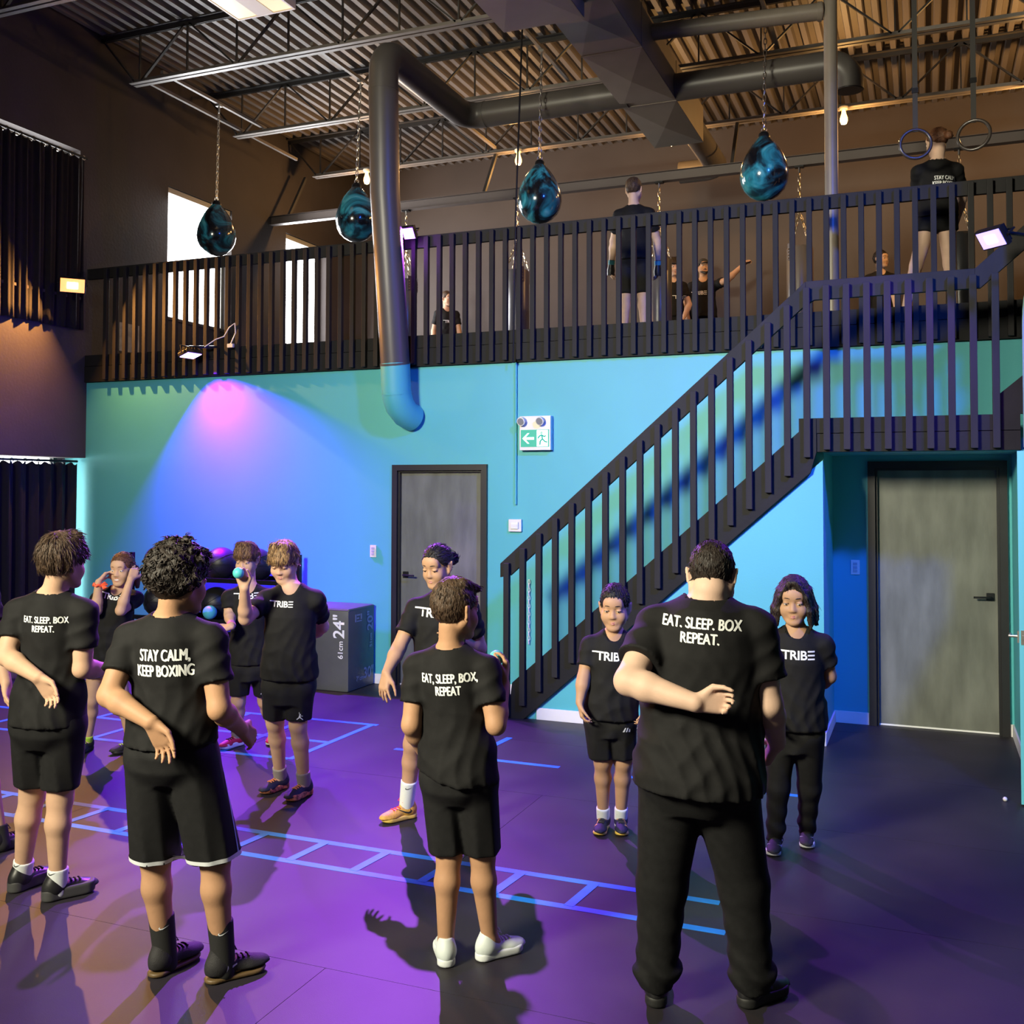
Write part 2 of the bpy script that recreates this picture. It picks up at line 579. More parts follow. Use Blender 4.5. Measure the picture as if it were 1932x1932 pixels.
rl = thing('stair_railing', (-2.0, YS, 0), 'black stair railing with square balusters and a wide flat rail', 'railing')
ry0, ry1 = YS - 0.036, YS + 0.004
MB().prism([(-3.268, 1.258), (-0.82, zr(-0.82)), (-0.82, zr(-0.82) - 0.175), (-3.18, zr(-3.18) - 0.175), (-3.268, 1.145)], ry0, ry1, 'y').build('rail', M_black, rl, bevel=0.003)
MB().prism([(-0.82, 3.417), (0.325, 3.425), (0.325, 3.285), (-0.76, 3.275), (-0.82, 3.24)], ry0, ry1, 'y').build('rail', M_black, rl, bevel=0.003)
MB().prism([(0.325, 3.425), (0.75, 3.80), (0.75, 3.63), (0.36, 3.285), (0.325, 3.285)], ry0, ry1, 'y').build('rail', M_black, rl, bevel=0.003)
for k in range(27):
    x = -3.198 + 0.1403 * k
    wd = 0.024
    if k <= 17:
        zt, zb = zr(x) - 0.055, max(0.0, zs_bot(x) + 0.115)
        if k == 0:
            zb = 0.02
        if k == 17:
            zt, zb = 3.365, 2.11
    else:
        zt, zb = 3.375, 2.165
    MB().box(x - wd, x + wd, ry0 - 0.046, ry0 - 0.0005, zb, zt).build('baluster', M_black, rl, bevel=0.004, origin=(x, ry0, zb))

gr = thing('gallery_railing', (-4.0, YW, 3.03), 'long black gallery railing of close square balusters above the teal wall', 'railing')
MB().box(XL + 0.02, 2.6, YW - 0.036, YW + 0.005, 4.17, 4.285).build('rail', M_black, gr, bevel=0.003)
bmz = MB().box(-0.022, 0.022, -0.042, 0, 0, 1.215)
bo = None
for k in range(-28, 50):
    x = -4.512 + 0.1347 * k
    if bo is None:
        bo = MB().box(x - 0.022, x + 0.022, YW - 0.08, YW - 0.0365, 3.05, 4.265).build('baluster', M_black, gr, bevel=0.004, origin=(x, YW - 0.04, 3.05))
    else:
        inst(bo.data, 'baluster', gr, (x, YW - 0.04, 3.05))

# right wall stub with the open teal door
wr = MB().box(0.60, 0.66, 7.6, YW - 0.001, 0, 2.147).box(1.50, 3.2, 7.42, 7.6, 0, 2.159).box(1.50, 3.2, 7.6, YW - 0.001, 0, 2.159)
tag(wr.build('wall_right', M_blue), 'teal wall at the right of the alcove', kind='structure')
wr = MB().prism([(0.60, 2.16), (3.2, 2.16), (3.2, 3.42)] + [(0.75 + 0.15 * math.cos(R(90 + i * 11.25)), 3.0 + 0.42 * math.sin(R(90 + i * 11.25))) for i in range(9)], 7.42, 7.6, 'y')
tag(wr.build('wall_right_pier', mat('pale_teal_paint', (0.3, 0.62, 0.66), 0.5, var=0.05)), 'pale teal wall pier above the open teal door', kind='structure')
tag(MB().box(0.64, 3.2, 7.44, 7.6, 3.43, 7.0).build('wall_right_upper', M_dark), 'dark upper part of the right hand wall pier', kind='structure')
bb = MB().box(0.586, 0.5995, 7.6, YW - 0.016, 0, 0.095)
tag(bb.build('baseboard_right', M_white, bevel=0.003), 'white baseboard right of the alcove', kind='structure')
dr = thing('door_3', (0.62, 7.58, 0), 'open teal door seen on its edge at the right', None, None, 'structure')
hx, hy = 0.60, 7.56
ex, ey = 0.502, 6.82
dv = Vector((ex - hx, ey - hy, 0)).normalized()
nv = Vector((-dv.y, dv.x, 0))
if nv.x < 0:
    nv = -nv
c0, c1 = Vector((hx, hy, 0)), Vector((ex, ey, 0))
poly = [(c0.x, c0.y), (c1.x, c1.y), ((c1 + nv * 0.045).x, (c1 + nv * 0.045).y), ((c0 + nv * 0.045).x, (c0 + nv * 0.045).y)]
MB().prism(poly, 0.012, 2.11, 'z').build('door_slab', mat('teal_door_paint', (0.11, 0.5, 0.55), 0.45), dr, bevel=0.002)
lp = c1 - dv * 0.065 - nv * 0.006
hp = MB()
hp.bar(lp + Vector((0, 0, 0.96)), lp + Vector((0, 0, 1.03)), 0.055, 0.014, up=nv)
ho = hp.build('door_handle', M_steel, dr)
MB().tube([lp + Vector((0, 0, 0.995)), lp - nv * 0.05 + Vector((0, 0, 0.995)), lp - nv * 0.052 - dv * 0.1 + Vector((0, 0, 0.995))], 0.008, 8).build('lever', M_steel, ho, smooth=True)
ep = c1 + nv * 0.0225 + dv * 0.0012
MB().bar(ep + Vector((0, 0, 0.955)), ep + Vector((0, 0, 1.04)), 0.026, 0.004, up=dv).build('latch_plate', M_steel, dr)
MB().bar(ep + Vector((0, 0, 0.985)), ep + Vector((0, 0, 1.01)), 0.014, 0.02, up=dv).build('latch_bolt', M_steel, dr)

# ------------------------------------------------------------------ roof steel
def joist(Y, label):
    t = thing('roof_joist', (XL, Y, 6.35), label, 'joist', 'open web roof joists')
    tc = MB()
    for s in (-1, 1):
        tc.box(XL, 5.0, Y + s * 0.012 - (0.05 if s < 0 else 0), Y + s * 0.012 + (0.05 if s > 0 else 0), 6.938, 6.948)
        tc.box(XL, 5.0, Y + s * 0.012 - 0.003, Y + s * 0.012 + 0.003, 6.89, 6.938)
    tc.build('top_chord', M_joist, t)
    bc = MB()
    for s in (-1, 1):
        bc.box(-8.15, 5.0, min(Y + s * 0.012, Y + s * 0.062), max(Y + s * 0.012, Y + s * 0.062), 6.345, 6.352)
        bc.box(-8.15, 5.0, Y + s * 0.012 - 0.003, Y + s * 0.012 + 0.003, 6.352, 6.40)
    bc.build('bottom_chord', M_chord, t)
    x = -8.05
    i = 0
    while x < 4.4:
        MB().bar((x, Y, 6.39), (x, Y, 6.93), 0.024, 0.014).build('web_post', M_joist, t)
        MB().bar((x + 0.03, Y, 6.92), (x + 0.62, Y, 6.385), 0.03, 0.018).build('web_diagonal', M_joist, t) if i % 2 else MB().bar((x + 0.03, Y, 6.385), (x + 0.62, Y, 6.92), 0.03, 0.018).build('web_diagonal', M_joist, t)
        x += 0.65
        i += 1
    # end diagonal up to the wall seat
    MB().bar((-8.12, Y, 6.385), (-8.58, Y, 6.92), 0.03, 0.018).build('web_diagonal', M_joist, t)
    return t


joist(7.02, 'steel roof joist nearest the viewer, beside the yellowed ceiling panel light')
joist(8.85, 'steel roof joist directly above the gallery railing')
joist(10.68, 'steel roof joist just behind the teardrop bags')
joist(12.50, 'steel roof joist carrying the bare warm bulbs')

for x, y0, y1, lab in ((-8.05, 8.9, 11.9, 'thin galvanised rod under the deck along the side wall'), (-7.72, 8.82, 10.72, 'galvanised strut holding the leftmost teardrop bag'),
                       (-5.80, 8.82, 10.72, 'galvanised strut holding the teardrop bag left of the round duct'), (-3.65, 8.82, 10.72, 'galvanised strut holding the teardrop bag right of the round duct'),
                       (-1.38, 8.82, 10.72, 'galvanised strut holding the rightmost teardrop bag'), (-5.3, 10.62, 12.56, 'bare strut between the rear joists left of the square duct')):
    tag(MB().box(x - 0.018, x + 0.018, y0, y1, 6.405, 6.44).build('ceiling_strut', M_chord), lab, 'strut')

# ducts -------------------------------------------------------------
def arc(c, r, a0, a1, ux, uy, n=9):
    c, ux, uy = Vector(c), Vector(ux), Vector(uy)
    return [c + (ux * math.cos(a0 + (a1 - a0) * i / n) + uy * math.sin(a0 + (a1 - a0) * i / n)) * r for i in range(n + 1)]


dt = thing('round_duct', (-4.62, 8.3, 2.6), 'round duct dropping past the railing with its lower end painted teal', 'duct')
rr = 0.137
top = [(-4.62, 8.475, 3.05), (-4.62, 8.40, 3.6), (-4.62, 8.26, 4.6), (-4.62, 8.22, 5.55)] + arc((-4.62, 8.42, 5.72), 0.2, math.pi, math.pi / 2, (0, 1, 0), (0, 0, 1)) + [(-4.62, 9.7, 5.92)]
top += arc((-4.42, 9.85, 5.92), 0.2, math.pi, math.pi / 2, (1, 0, 0), (0, 1, 0)) + [(-2.80, 10.05, 5.92)]
MB().tube(top, rr, 28).build('duct_run', M_rduct, dt, smooth=True)
low = [(-4.62, 8.476, 3.045), (-4.615, 8.49, 2.80)]
low += [(-4.612, 8.50, 2.74), (-4.60, 8.535, 2.655), (-4.57, 8.60, 2.58), (-4.54, 8.695, 2.545)]
MB().tube(low, [rr + 0.002] * 4 + [rr * 0.98, rr * 0.95], 28).build('duct_end', M_blue, dt, smooth=True)
for p, q in (((-4.62, 8.476, 3.035), (-4.62, 8.472, 3.055)), ((-4.613, 8.492, 2.775), (-4.613, 8.494, 2.765)), ((-4.62, 8.222, 5.54), (-4.62, 8.222, 5.56)), ((-4.40, 10.05, 5.92), (-4.38, 10.05, 5.92))):
    MB().tube([p, q], rr + 0.004, 28).build('duct_seam', M_rduct if p[2] > 3 else M_blue, dt, smooth=True)

dq = thing('square_duct', (-2.6, 10, 5.8), 'large square sheet metal duct with creased panels running back under the roof', 'duct')


def creased(x0, x1, ys, z0, z1, name, parent):
    m = MB()
    m.box(x0, x1, ys[0], ys[-1], z0 + 0.006, z1)
    mm = m.build(name, M_duct, parent)
    pm = MB()
    for a, b in zip(ys[:-1], ys[1:]):
        n = len(pm.v)
        pm.v += [(x0, a, z0), (x1, a, z0), (x1, b, z0), (x0, b, z0), ((x0 + x1) / 2, (a + b) / 2, z0 - 0.022)]
        pm.f += [(n, n + 1, n + 4), (n + 1, n + 2, n + 4), (n + 2, n + 3, n + 4), (n + 3, n, n + 4), (n + 3, n + 2, n + 1, n)]
    pm.build('creased_panel', M_duct, parent)
    for y in ys[1:-1]:
        MB().box(x0 - 0.004, x1 + 0.004, y - 0.008, y + 0.008, z0 - 0.006, z1 + 0.004).build('duct_joint', M_duct, parent)


creased(-2.87, -2.31, [7.4, 8.75, 10.1, 11.45], 5.80, 6.2, 'duct_trunk', dq)
creased(-3.22, -2.52, [4.6, 6.2, 7.75], 5.66, 6.25, 'duct_plenum', dq)
d2 = thing('branch_duct', (-1.6, 10.1, 5.9), 'round branch duct on the right of the square duct, open end turned down', 'duct')
p2 = [(-2.31, 10.1, 5.93), (-0.85, 10.1, 5.93)] + arc((-0.85, 10.1, 5.73), 0.2, math.pi / 2, 0.0, (1, 0, 0), (0, 0, 1)) + [(-0.65, 10.1, 5.66)]
MB().tube(p2, 0.135, 24).build('duct_run', M_rduct, d2, smooth=True)
MB().tube([(-0.65, 10.1, 5.655), (-0.65, 10.1, 5.665)], 0.12, 24).build('duct_mouth', M_frame, d2)
d3 = thing('rear_duct', (-2.4, 12.2, 5.9), 'round duct leaving the far end of the square duct', 'duct')
p3 = [(-2.45, 11.45, 6.0), (-2.45, 12.9, 6.0)] + arc((-2.65, 12.9, 6.0), 0.2, 0, math.pi / 2, (1, 0, 0), (0, 1, 0)) + [(-2.95, 13.1, 6.0)]
MB().tube(p3, 0.14, 24).build('duct_run', M_rduct, d3, smooth=True)
pp = thing('steel_column', (-0.75, 9.3, 3.33), 'slim grey steel column standing on the gallery', 'column')
MB().tube([(-0.75, 9.3, 3.32), (-0.75, 9.3, 6.95)], 0.058, 24).build('shaft', M_pole, pp, smooth=True)
MB().box(-0.85, -0.65, 9.2, 9.4, 3.32, 3.335).build('base_plate', M_pole, pp)
p4 = thing('supply_pipe', (-1.5, 9.3, 6.15), 'horizontal grey pipe between the square duct and the steel column', 'pipe')
MB().tube([(-2.33, 9.15, 6.1), (-0.81, 9.3, 6.1)], 0.075, 20).build('pipe_run', M_pole, p4, smooth=True)
MB().tube([(-0.86, 9.295, 6.1), (-0.82, 9.3, 6.1)], 0.084, 20).build('collar', M_pole, p4, smooth=True)

# gallery bag beam
bm_ = thing('bag_beam', (-2, 12.1, 5.6), 'dark steel beam near the rear wall that carries the heavy bags', 'beam')
MB().box(XL, 4.8, 12.05, 12.15, 5.60, 5.605).box(XL, 4.8, 12.05, 12.15, 5.715, 5.72).box(XL, 4.8, 12.096, 12.104, 5.605, 5.715).build('beam_section', mat('brown_beam_steel', (0.11, 0.085, 0.075), 0.5), bm_)
for x in (-8.3, -5.3, -2.1, 1.1):
    MB().bar((x, 12.1, 5.72), (x, 12.5, 6.36), 0.04).build('hanger', M_joist, bm_)

# ================================================================== OBJECTS
# ---- floor tape
def tape(t, name, x0, y0, x1, y1, wdt=0.048):
    d = Vector((x1 - x0, y1 - y0, 0)).normalized()
    nn = Vector((-d.y, d.x, 0)) * wdt / 2
    a, b = Vector((x0, y0, 0)), Vector((x1, y1, 0))
    z0, z1 = (0.0002, 0.0012) if name == 'tape_rail' else (0.0013, 0.0022)
    m = MB().prism([((a + nn).x, (a + nn).y), ((a - nn).x, (a - nn).y), ((b - nn).x, (b - nn).y), ((b + nn).x, (b + nn).y)], z0, z1, 'z')
    return m.build(name, M_tape, t)


t = thing('tape_ladder', (-3.0, 4.57, 0), 'long blue tape agility ladder on the floor behind the front row', 'floor tape')
tape(t, 'tape_rail', -6.2, 4.727, -0.889, 4.718)
tape(t, 'tape_rail', -6.2, 4.42, -0.808, 4.414)
for k in range(13):
    x = -1.497 - 0.3722 * k
    tape(t, 'tape_rung', x - 0.016, 4.425, x + 0.016, 4.715)
t = thing('tape_grid', (-5.0, 6.6, 0), 'blue tape square grid on the floor in front of the ball rack', 'floor tape')
tape(t, 'tape_rail', -5.5, 7.145, -4.05, 7.176)
tape(t, 'tape_rail', -7.6, 6.53, -4.12, 6.556)
tape(t, 'tape_rail', -6.9, 5.93, -4.12, 6.06)
for x, y0, y1 in ((-4.105, 6.05, 7.17), (-4.68, 6.04, 7.16), (-5.25, 6.02, 7.15), (-5.81, 5.99, 6.55), (-6.29, 6.54, 7.0), (-6.9, 5.95, 6.54)):
    tape(t, 'tape_rung', x, y0, x + 0.01, y1)
t = thing('tape_line', (-2.9, 6.58, 0), 'crossed blue tape marks on the floor in front of the stair foot', 'floor tape')
tape(t, 'tape_rail', -3.57, 6.58, -2.313, 6.572)
tape(t, 'tape_rung', -2.975, 6.60, -2.929, 7.20)
t = thing('tape_line', (-1.2, 6.53, 0), 'single blue tape line on the floor behind the two right hand children', 'floor tape')
tape(t, 'tape_rail', -1.83, 6.531, -0.626, 6.529)

# ---- plyo box
px = thing('plyo_box', (-5.24, 8.43, 0), 'black soft vinyl plyometric box with white size numbers beside the grey door', 'box')
MB().box(-5.57, -4.935, 8.195, 8.675, 0.0, 0.765).build('vinyl_cover', M_vinyl, px, smooth=True, bevel=0.022)
pip = MB()
for a, b in (((-5.56, 8.197, 0.75), (-4.945, 8.197, 0.75)), ((-4.937, 8.205, 0.75), (-4.937, 8.665, 0.75)), ((-4.943, 8.203, 0.02), (-4.943, 8.203, 0.745))):
    pip.tube([a, b], 0.006, 6)
pip.build('piping', M_vinyl, px, smooth=True)
text_on('24"', 0.165, (-5.03, 8.193, 0.60), (0, 0, 1), (-1, 0, 0), 'size_print', M_print, px, bold=0.003)
text_on('61cm', 0.075, (-5.015, 8.193, 0.385), (0, 0, 1), (-1, 0, 0), 'size_print', M_print, px, bold=0.001)
text_on('20"', 0.14, (-4.933, 8.585, 0.62), (0, 0, 1), (0, -1, 0), 'size_print', M_gprint, px, bold=0.003)
text_on('51cm', 0.06, (-4.933, 8.60, 0.43), (0, 0, 1), (0, -1, 0), 'size_print', M_gprint, px, bold=0.002)
text_on('30"', 0.14, (-4.933, 8.56, 0.13), (0, 1, 0), (0, 0, 1), 'size_print', M_gprint, px, bold=0.003)
text_on('76cm', 0.06, (-4.933, 8.40, 0.10), (0, 1, 0), (0, 0, 1), 'size_print', M_gprint, px, bold=0.002)
lg = MB()
for ya, yb, za, zb in ((8.31, 8.33, 0.63, 0.70), (8.34, 8.40, 0.685, 0.70), (8.34, 8.38, 0.655, 0.67), (8.34, 8.43, 0.63, 0.64), (8.41, 8.43, 0.65, 0.70)):
    lg.box(-4.9335, -4.932, ya, yb, za, zb)
lg.build('logo_print', M_gprint, px)

# ---- ball rack
rk = thing('ball_rack', (-6.6, 8.4, 0), 'black steel rack with three trays of exercise balls against the teal wall', 'rack')
for x in (-7.49, -5.72):
    for y in (8.22, 8.56):
        MB().box(x - 0.02, x + 0.02, y - 0.02, y + 0.02, 0, 1.22).build('post', M_dmetal, rk)
for z in (0.15, 0.58, 0.98):
    MB().box(-7.47, -5.74, 8.2, 8.225, z - 0.03, z + 0.012).build('tray_lip', M_dmetal, rk)
    MB().box(-7.47, -5.74, 8.555, 8.58, z - 0.03, z + 0.02).build('tray_lip', M_dmetal, rk)
    MB().box(-7.47, -5.74, 8.225, 8.555, z - 0.03, z - 0.024).build('tray', M_dmetal, rk)


def gym_ball(x, y, z, r, label, m, name='medicine_ball', panels=True, group=None):
    b = MB().sphere((x, y, z), r, 28)
    o = b.build(name, m, None, smooth=True, origin=(x, y, z - r))
    tag(o, label, 'ball', group)
    if panels:
        for ax in range(3):
            ring = []
            for i in range(28):
                a = 2 * math.pi * i / 28
                c, s = (r + 0.0005) * math.cos(a), (r + 0.0005) * math.sin(a)
                ring.append(Vector((x, y, z)) + (Vector((c, s, 0)) if ax == 0 else Vector((c * 0.8, s, c * 0.6)) if ax == 1 else Vector((-c * 0.6, s, c * 0.8))))
            MB().tube(ring, 0.0022, 5, closed=True).build('seam', M_dmetal, o, smooth=True)
    return o


BR = 0.165
gym_ball(-7.28, 8.39, 0.955 + BR, BR, 'black ball at the left end of the top rack tray', M_ball)
gym_ball(-6.92, 8.39, 0.955 + BR, BR, 'black ball second from the left on the top rack tray', M_ball)
gym_ball(-6.52, 8.39, 0.955 + BR, BR, 'black ball on the top rack tray right of the curly haired boy', M_ball)
gym_ball(-6.10, 8.39, 0.955 + BR, BR, 'black ball on the top tray behind the brown haired boy facing us', M_ball)
gym_ball(-7.28, 8.39, 0.555 + BR, BR, 'black ball at the left end of the middle rack tray', M_ball)
gym_ball(-6.945, 8.39, 0.555 + BR, BR, 'black ball second from the left on the middle rack tray', M_ball)
gym_ball(-6.60, 8.42, 0.555 + BR, BR, 'black ball on the middle rack tray just behind the small teal ball', M_ball)
gym_ball(-6.1, 8.39, 0.555 + BR, BR, 'black ball on the middle tray hidden behind the boy with the palm out', M_ball)
gym_ball(-6.40, 8.39, 0.125 + BR, BR, 'black ball on the bottom rack tray below the open palm', M_ball)
gym_ball(-6.80, 8.39, 0.125 + BR, BR, 'black ball on the bottom rack tray left of its neighbour', M_ball)
gym_ball(-6.50, 8.20, 0.592 + 0.068, 0.068, 'small teal ball resting on the middle rack tray', M_tealball, 'reaction_ball', False)
bn = thing('storage_bench', (-8.3, 7.35, 0), 'low black storage bench at the left edge in front of the curtain', 'bench')
MB().box(-8.5, -8.1, 6.9, 7.62, 0.42, 0.48).build('bench_top', M_dmetal, bn, bevel=0.01)
for x in (-8.46, -8.14):
    for y in (6.94, 7.58):
        MB().box(x - 0.025, x + 0.025, y - 0.025, y + 0.025, 0, 0.42).build('leg', M_dmetal, bn)
gym_ball(-8.3, 7.42, 0.48 + 0.085, 0.085, 'teal ball on the storage bench at the far left edge', M_tealball, 'reaction_ball', False)

# ---- wall fittings
ex = thing('exit_sign', (-3.27, YW, 2.22), 'white emergency exit sign with green running man panel and two lamp heads', 'sign')
x0, x1, z0, z1 = -3.425, -3.125, 2.222, 2.532
MB().box(x0, x1, YW - 0.065, YW, z0, z1).build('housing', M_plastic, ex, bevel=0.004)
M_green = mat('exit_green', (0.0, 0.3, 0.18), 0.4, emit=(0.0, 0.5, 0.3), estr=0.35)
M_exw = mat('exit_white', (0.9, 0.95, 0.95), 0.4, emit=(0.9, 1, 0.97), estr=0.9)
MB().box(x0 + 0.014, x1 - 0.014, YW - 0.068, YW - 0.064, z0 + 0.03, z0 + 0.185).build('pictogram_panel', M_green, ex)
yq = YW - 0.0685
a0 = x0 + 0.03
ar = MB().prism([(a0, z0 + 0.107), (a0 + 0.05, z0 + 0.155), (a0 + 0.068, z0 + 0.155), (a0 + 0.032, z0 + 0.118), (a0 + 0.112, z0 + 0.118), (a0 + 0.112, z0 + 0.096), (a0 + 0.032, z0 + 0.096), (a0 + 0.068, z0 + 0.06), (a0 + 0.05, z0 + 0.06)], yq - 0.001, yq + 0.001)
ar.build('arrow', M_exw, ex)
MB().box(x0 + 0.17, x1 - 0.024, yq - 0.001, yq + 0.001, z0 + 0.034, z0 + 0.18).build('doorway_mark', M_exw, ex)
man = MB()
cx, cz = x0 + 0.215, z0 + 0.1
yk = yq - 0.002
man.tube([(cx + 0.008 * math.cos(2 * math.pi * i / 10), yk, cz + 0.054 + 0.008 * math.sin(2 * math.pi * i / 10)) for i in range(10)], 0.004, 5, closed=True)
for p in ([(0.002, 0.04), (0.01, 0.002)], [(0.01, 0.002), (-0.012, -0.02), (-0.014, -0.052)], [(0.01, 0.002), (0.034, -0.024), (0.056, -0.028)], [(0.002, 0.036), (-0.02, 0.026), (-0.034, 0.006)], [(0.002, 0.036), (0.026, 0.022), (0.042, 0.03)]):
    man.tube([(cx + a, yk, cz + b) for a, b in p], 0.006, 6)
man.build('running_figure', M_green, ex, smooth=True)
for hx in (x0 + 0.035, x1 - 0.085):
    h = MB().tube([(hx, YW - 0.06, z1 - 0.04), (hx, YW - 0.085, z1 - 0.042)], 0.014, 10)
    hm = MB().tube([(hx, YW - 0.075, z1 - 0.042), (hx - 0.004, YW - 0.115, z1 - 0.052)], [0.034, 0.04], 18)
    ho = hm.build('lamp_head', M_plastic, ex, smooth=True)
    MB().tube([(hx - 0.004, YW - 0.1155, z1 - 0.0525), (hx - 0.0045, YW - 0.119, z1 - 0.0535)], 0.032, 18).build('lamp_lens', mat('lamp_lens_glass', (0.6, 0.62, 0.62), 0.12, metal=0.6), ho, smooth=True)
text_on('EXIT', 0.022, (x0 + 0.17, YW - 0.0655, z1 - 0.085), (1, 0, 0), (0, 0, 1), 'maker_mark', mat('faint_print', (0.5, 0.49, 0.45)), ex) if False else None

sb = thing('fire_strobe', (-3.48, YW, 1.485), 'square white alarm strobe on the teal wall left of the stair rail', 'alarm')
MB().box(-3.545, -3.42, YW - 0.03, YW, 1.483, 1.596).build('back_box', M_plastic, sb, bevel=0.004)
MB().prism([(-3.52, 1.508), (-3.445, 1.508), (-3.445, 1.571), (-3.52, 1.571)], YW - 0.045, YW - 0.031).build('strobe_lens', mat('strobe_glass', (0.85, 0.85, 0.7), 0.15), sb, bevel=0.008)
MB().box(-3.512, -3.453, YW - 0.048, YW - 0.0455, 1.53, 1.55).build('flash_tube', M_white, sb)


def switch_plate(x, z, label, m, rows):
    s = thing('switch_plate', (x, YW, z), label, 'switch')
    MB().box(x - 0.034, x + 0.034, YW - 0.008, YW, z - 0.058, z + 0.058).build('plate', m, s, bevel=0.003)
    for i in range(rows):
        zz = z + (0.028 - 0.056 * i / max(1, rows - 1))
        MB().box(x - 0.016, x + 0.016, YW - 0.013, YW - 0.0085, zz - 0.011, zz + 0.011).build('rocker', mat('grey_switch', (0.4, 0.42, 0.42), 0.4), s, bevel=0.002)
    return s


switch_plate(-4.968, 1.267, 'white wall switch left of the grey door frame', M_plastic, 3)
switch_plate(-0.54, 1.25, 'small light switch on the alcove wall left of the dark door', M_plastic, 3)
cd = thing('conduit', (-3.48, YW, 1.73), 'thin teal conduit running up the wall beside the exit sign', 'conduit')
MB().tube([(-3.48, YW - 0.014, 1.73), (-3.48, YW - 0.014, 3.03)], 0.011, 10).build('pipe_run', M_blue, cd, smooth=True)
cd = thing('cable', (-3.46, 8.58, 3.03), 'thin dark cable hanging from the roof past the railing to the wall conduit', 'cable')
MB().tube([(-3.475, 8.60, 3.02), (-3.455, 8.60, 4.3), (-3.40, 8.62, 6.1), (-3.39, 8.75, 6.35)], 0.009, 8).build('cable_run', M_dmetal, cd, smooth=True)

# ---- chains
LINK = MB()
_lp = []
for i in range(12):
    a = 2 * math.pi * i / 12
    _lp.append((0.0085 * math.cos(a), 0, 0.017 * math.sin(a) + (0.0 if abs(math.sin(a)) < 0.01 else math.copysign(0.004, math.sin(a)))))
LINK.tube(_lp, 0.0032, 5, closed=True)


def chain(p0, p1, parent, m, name='chain', scale=1.0):
    p0, p1 = Vector(p0), Vector(p1)
    d = p1 - p0
    L = d.length
    n = max(2, int(L / (0.0345 * scale)))
    q = d.normalized().to_track_quat('Z', 'Y')
    out = MB()
    for i in range(n):
        c = p0 + d * ((i + 0.5) / n)
        rot = q @ Matrix.Rotation(R(90) * (i % 2), 3, 'Z').to_quaternion()
        b = len(out.v)
        out.v += [tuple(c + rot @ (Vector(v) * scale)) for v in LINK.v]
        out.f += [tuple(b + j for j in f) for f in LINK.f]
    return out.build(name, m, parent, smooth=True)


ch = thing('hanging_chain', (-3.345, 8.64, 0.47), 'short pale plastic chain hanging against the teal wall behind the first balusters', 'chain')
chain((-3.345, 8.675, 1.05), (-3.345, 8.675, 0.47), ch, M_white, 'chain', 1.0)

# ---- teardrop bags
def bag_material():
    m = bpy.data.materials.new('teal_swirl_vinyl')
    nt, b = nodes_of(m)
    tc = nt.nodes.new('ShaderNodeTexCoord')
    oi = nt.nodes.new('ShaderNodeObjectInfo')
    va = nt.nodes.new('ShaderNodeVectorMath')
    va.operation = 'ADD'
    nt.links.new(tc.outputs['Object'], va.inputs[0])
    nt.links.new(oi.outputs['Location'], va.inputs[1])
    n1 = nt.nodes.new('ShaderNodeTexNoise')
    n1.inputs['Scale'].default_value = 2.6
    n1.inputs['Detail'].default_value = 3
    n1.inputs['Distortion'].default_value = 2.6
    nt.links.new(va.outputs[0], n1.inputs['Vector'])
    r = nt.nodes.new('ShaderNodeValToRGB')
    e = r.color_ramp.elements
    e[0].position, e[0].color = 0.40, (0.006, 0.007, 0.01, 1)
    e[1].position, e[1].color = 0.62, (0.03, 0.26, 0.34, 1)
    x = e.new(0.5)
    x.color = (0.012, 0.05, 0.075, 1)
    x = e.new(0.72)
    x.color = (0.12, 0.42, 0.5, 1)
    nt.links.new(n1.outputs[0], r.inputs[0])
    nt.links.new(r.outputs[0], b.inputs['Base Color'])
    b.inputs['Roughness'].default_value = 0.16
    b.inputs['Coat Weight'].default_value = 0.6
    b.inputs['Coat Roughness'].default_value = 0.06
    return m


M_bag = bag_material()


def teardrop(X, label, lean=(0, 0)):
    Y, zt, zn, zb = 9.8, 6.405, 5.22, 4.60
    t = thing('water_bag', (X, Y, zb), label, 'punching bag', 'teal teardrop water bags')
    prof = [(0.002, 0.0), (0.07, 0.012), (0.13, 0.045), (0.185, 0.10), (0.215, 0.16), (0.228, 0.225), (0.224, 0.29), (0.207, 0.36), (0.18, 0.43), (0.147, 0.49), (0.112, 0.54), (0.078, 0.58), (0.048, 0.615)]
    m = MB().lathe(prof, (X + lean[0], Y, zb), 36)
    m.build('bag_shell', M_bag, t, smooth=True)
    MB().lathe([(0.052, 0.575), (0.058, 0.59), (0.05, 0.64), (0.03, 0.66)], (X + lean[0], Y, zb), 20).build('bag_neck', M_dmetal, t, smooth=True)
    MB().tube([(X + lean[0] + 0.024 * math.cos(2 * math.pi * i / 14), Y, zb + 0.68 + 0.024 * math.sin(2 * math.pi * i / 14)) for i in range(14)], 0.006, 6, closed=True).build('shackle', M_steel, t, smooth=True)
    chain((X + lean[0], Y, zb + 0.69), (X, Y, zt - 0.09), t, M_steel, 'chain', 1.55)
    MB().tube([(X, Y, zt - 0.1), (X, Y, zt + 0.0)], 0.012, 8).build('swivel', M_steel, t, smooth=True)
    MB().box(X - 0.03, X + 0.03, Y - 0.03, Y + 0.03, zt - 0.025, zt - 0.0).build('beam_clamp', M_steel, t)
    return t


teardrop(-7.72, 'leftmost glossy teardrop water bag on a chain, in front of the bright window', (-0.02, 0))
teardrop(-5.80, 'dark glossy teardrop water bag half hidden by the round duct', (-0.04, 0))
teardrop(-3.65, 'teal swirled teardrop water bag right of the round duct', (-0.02, 0))
teardrop(-1.38, 'rightmost bright teal swirled teardrop water bag left of the column', (-0.02, 0))

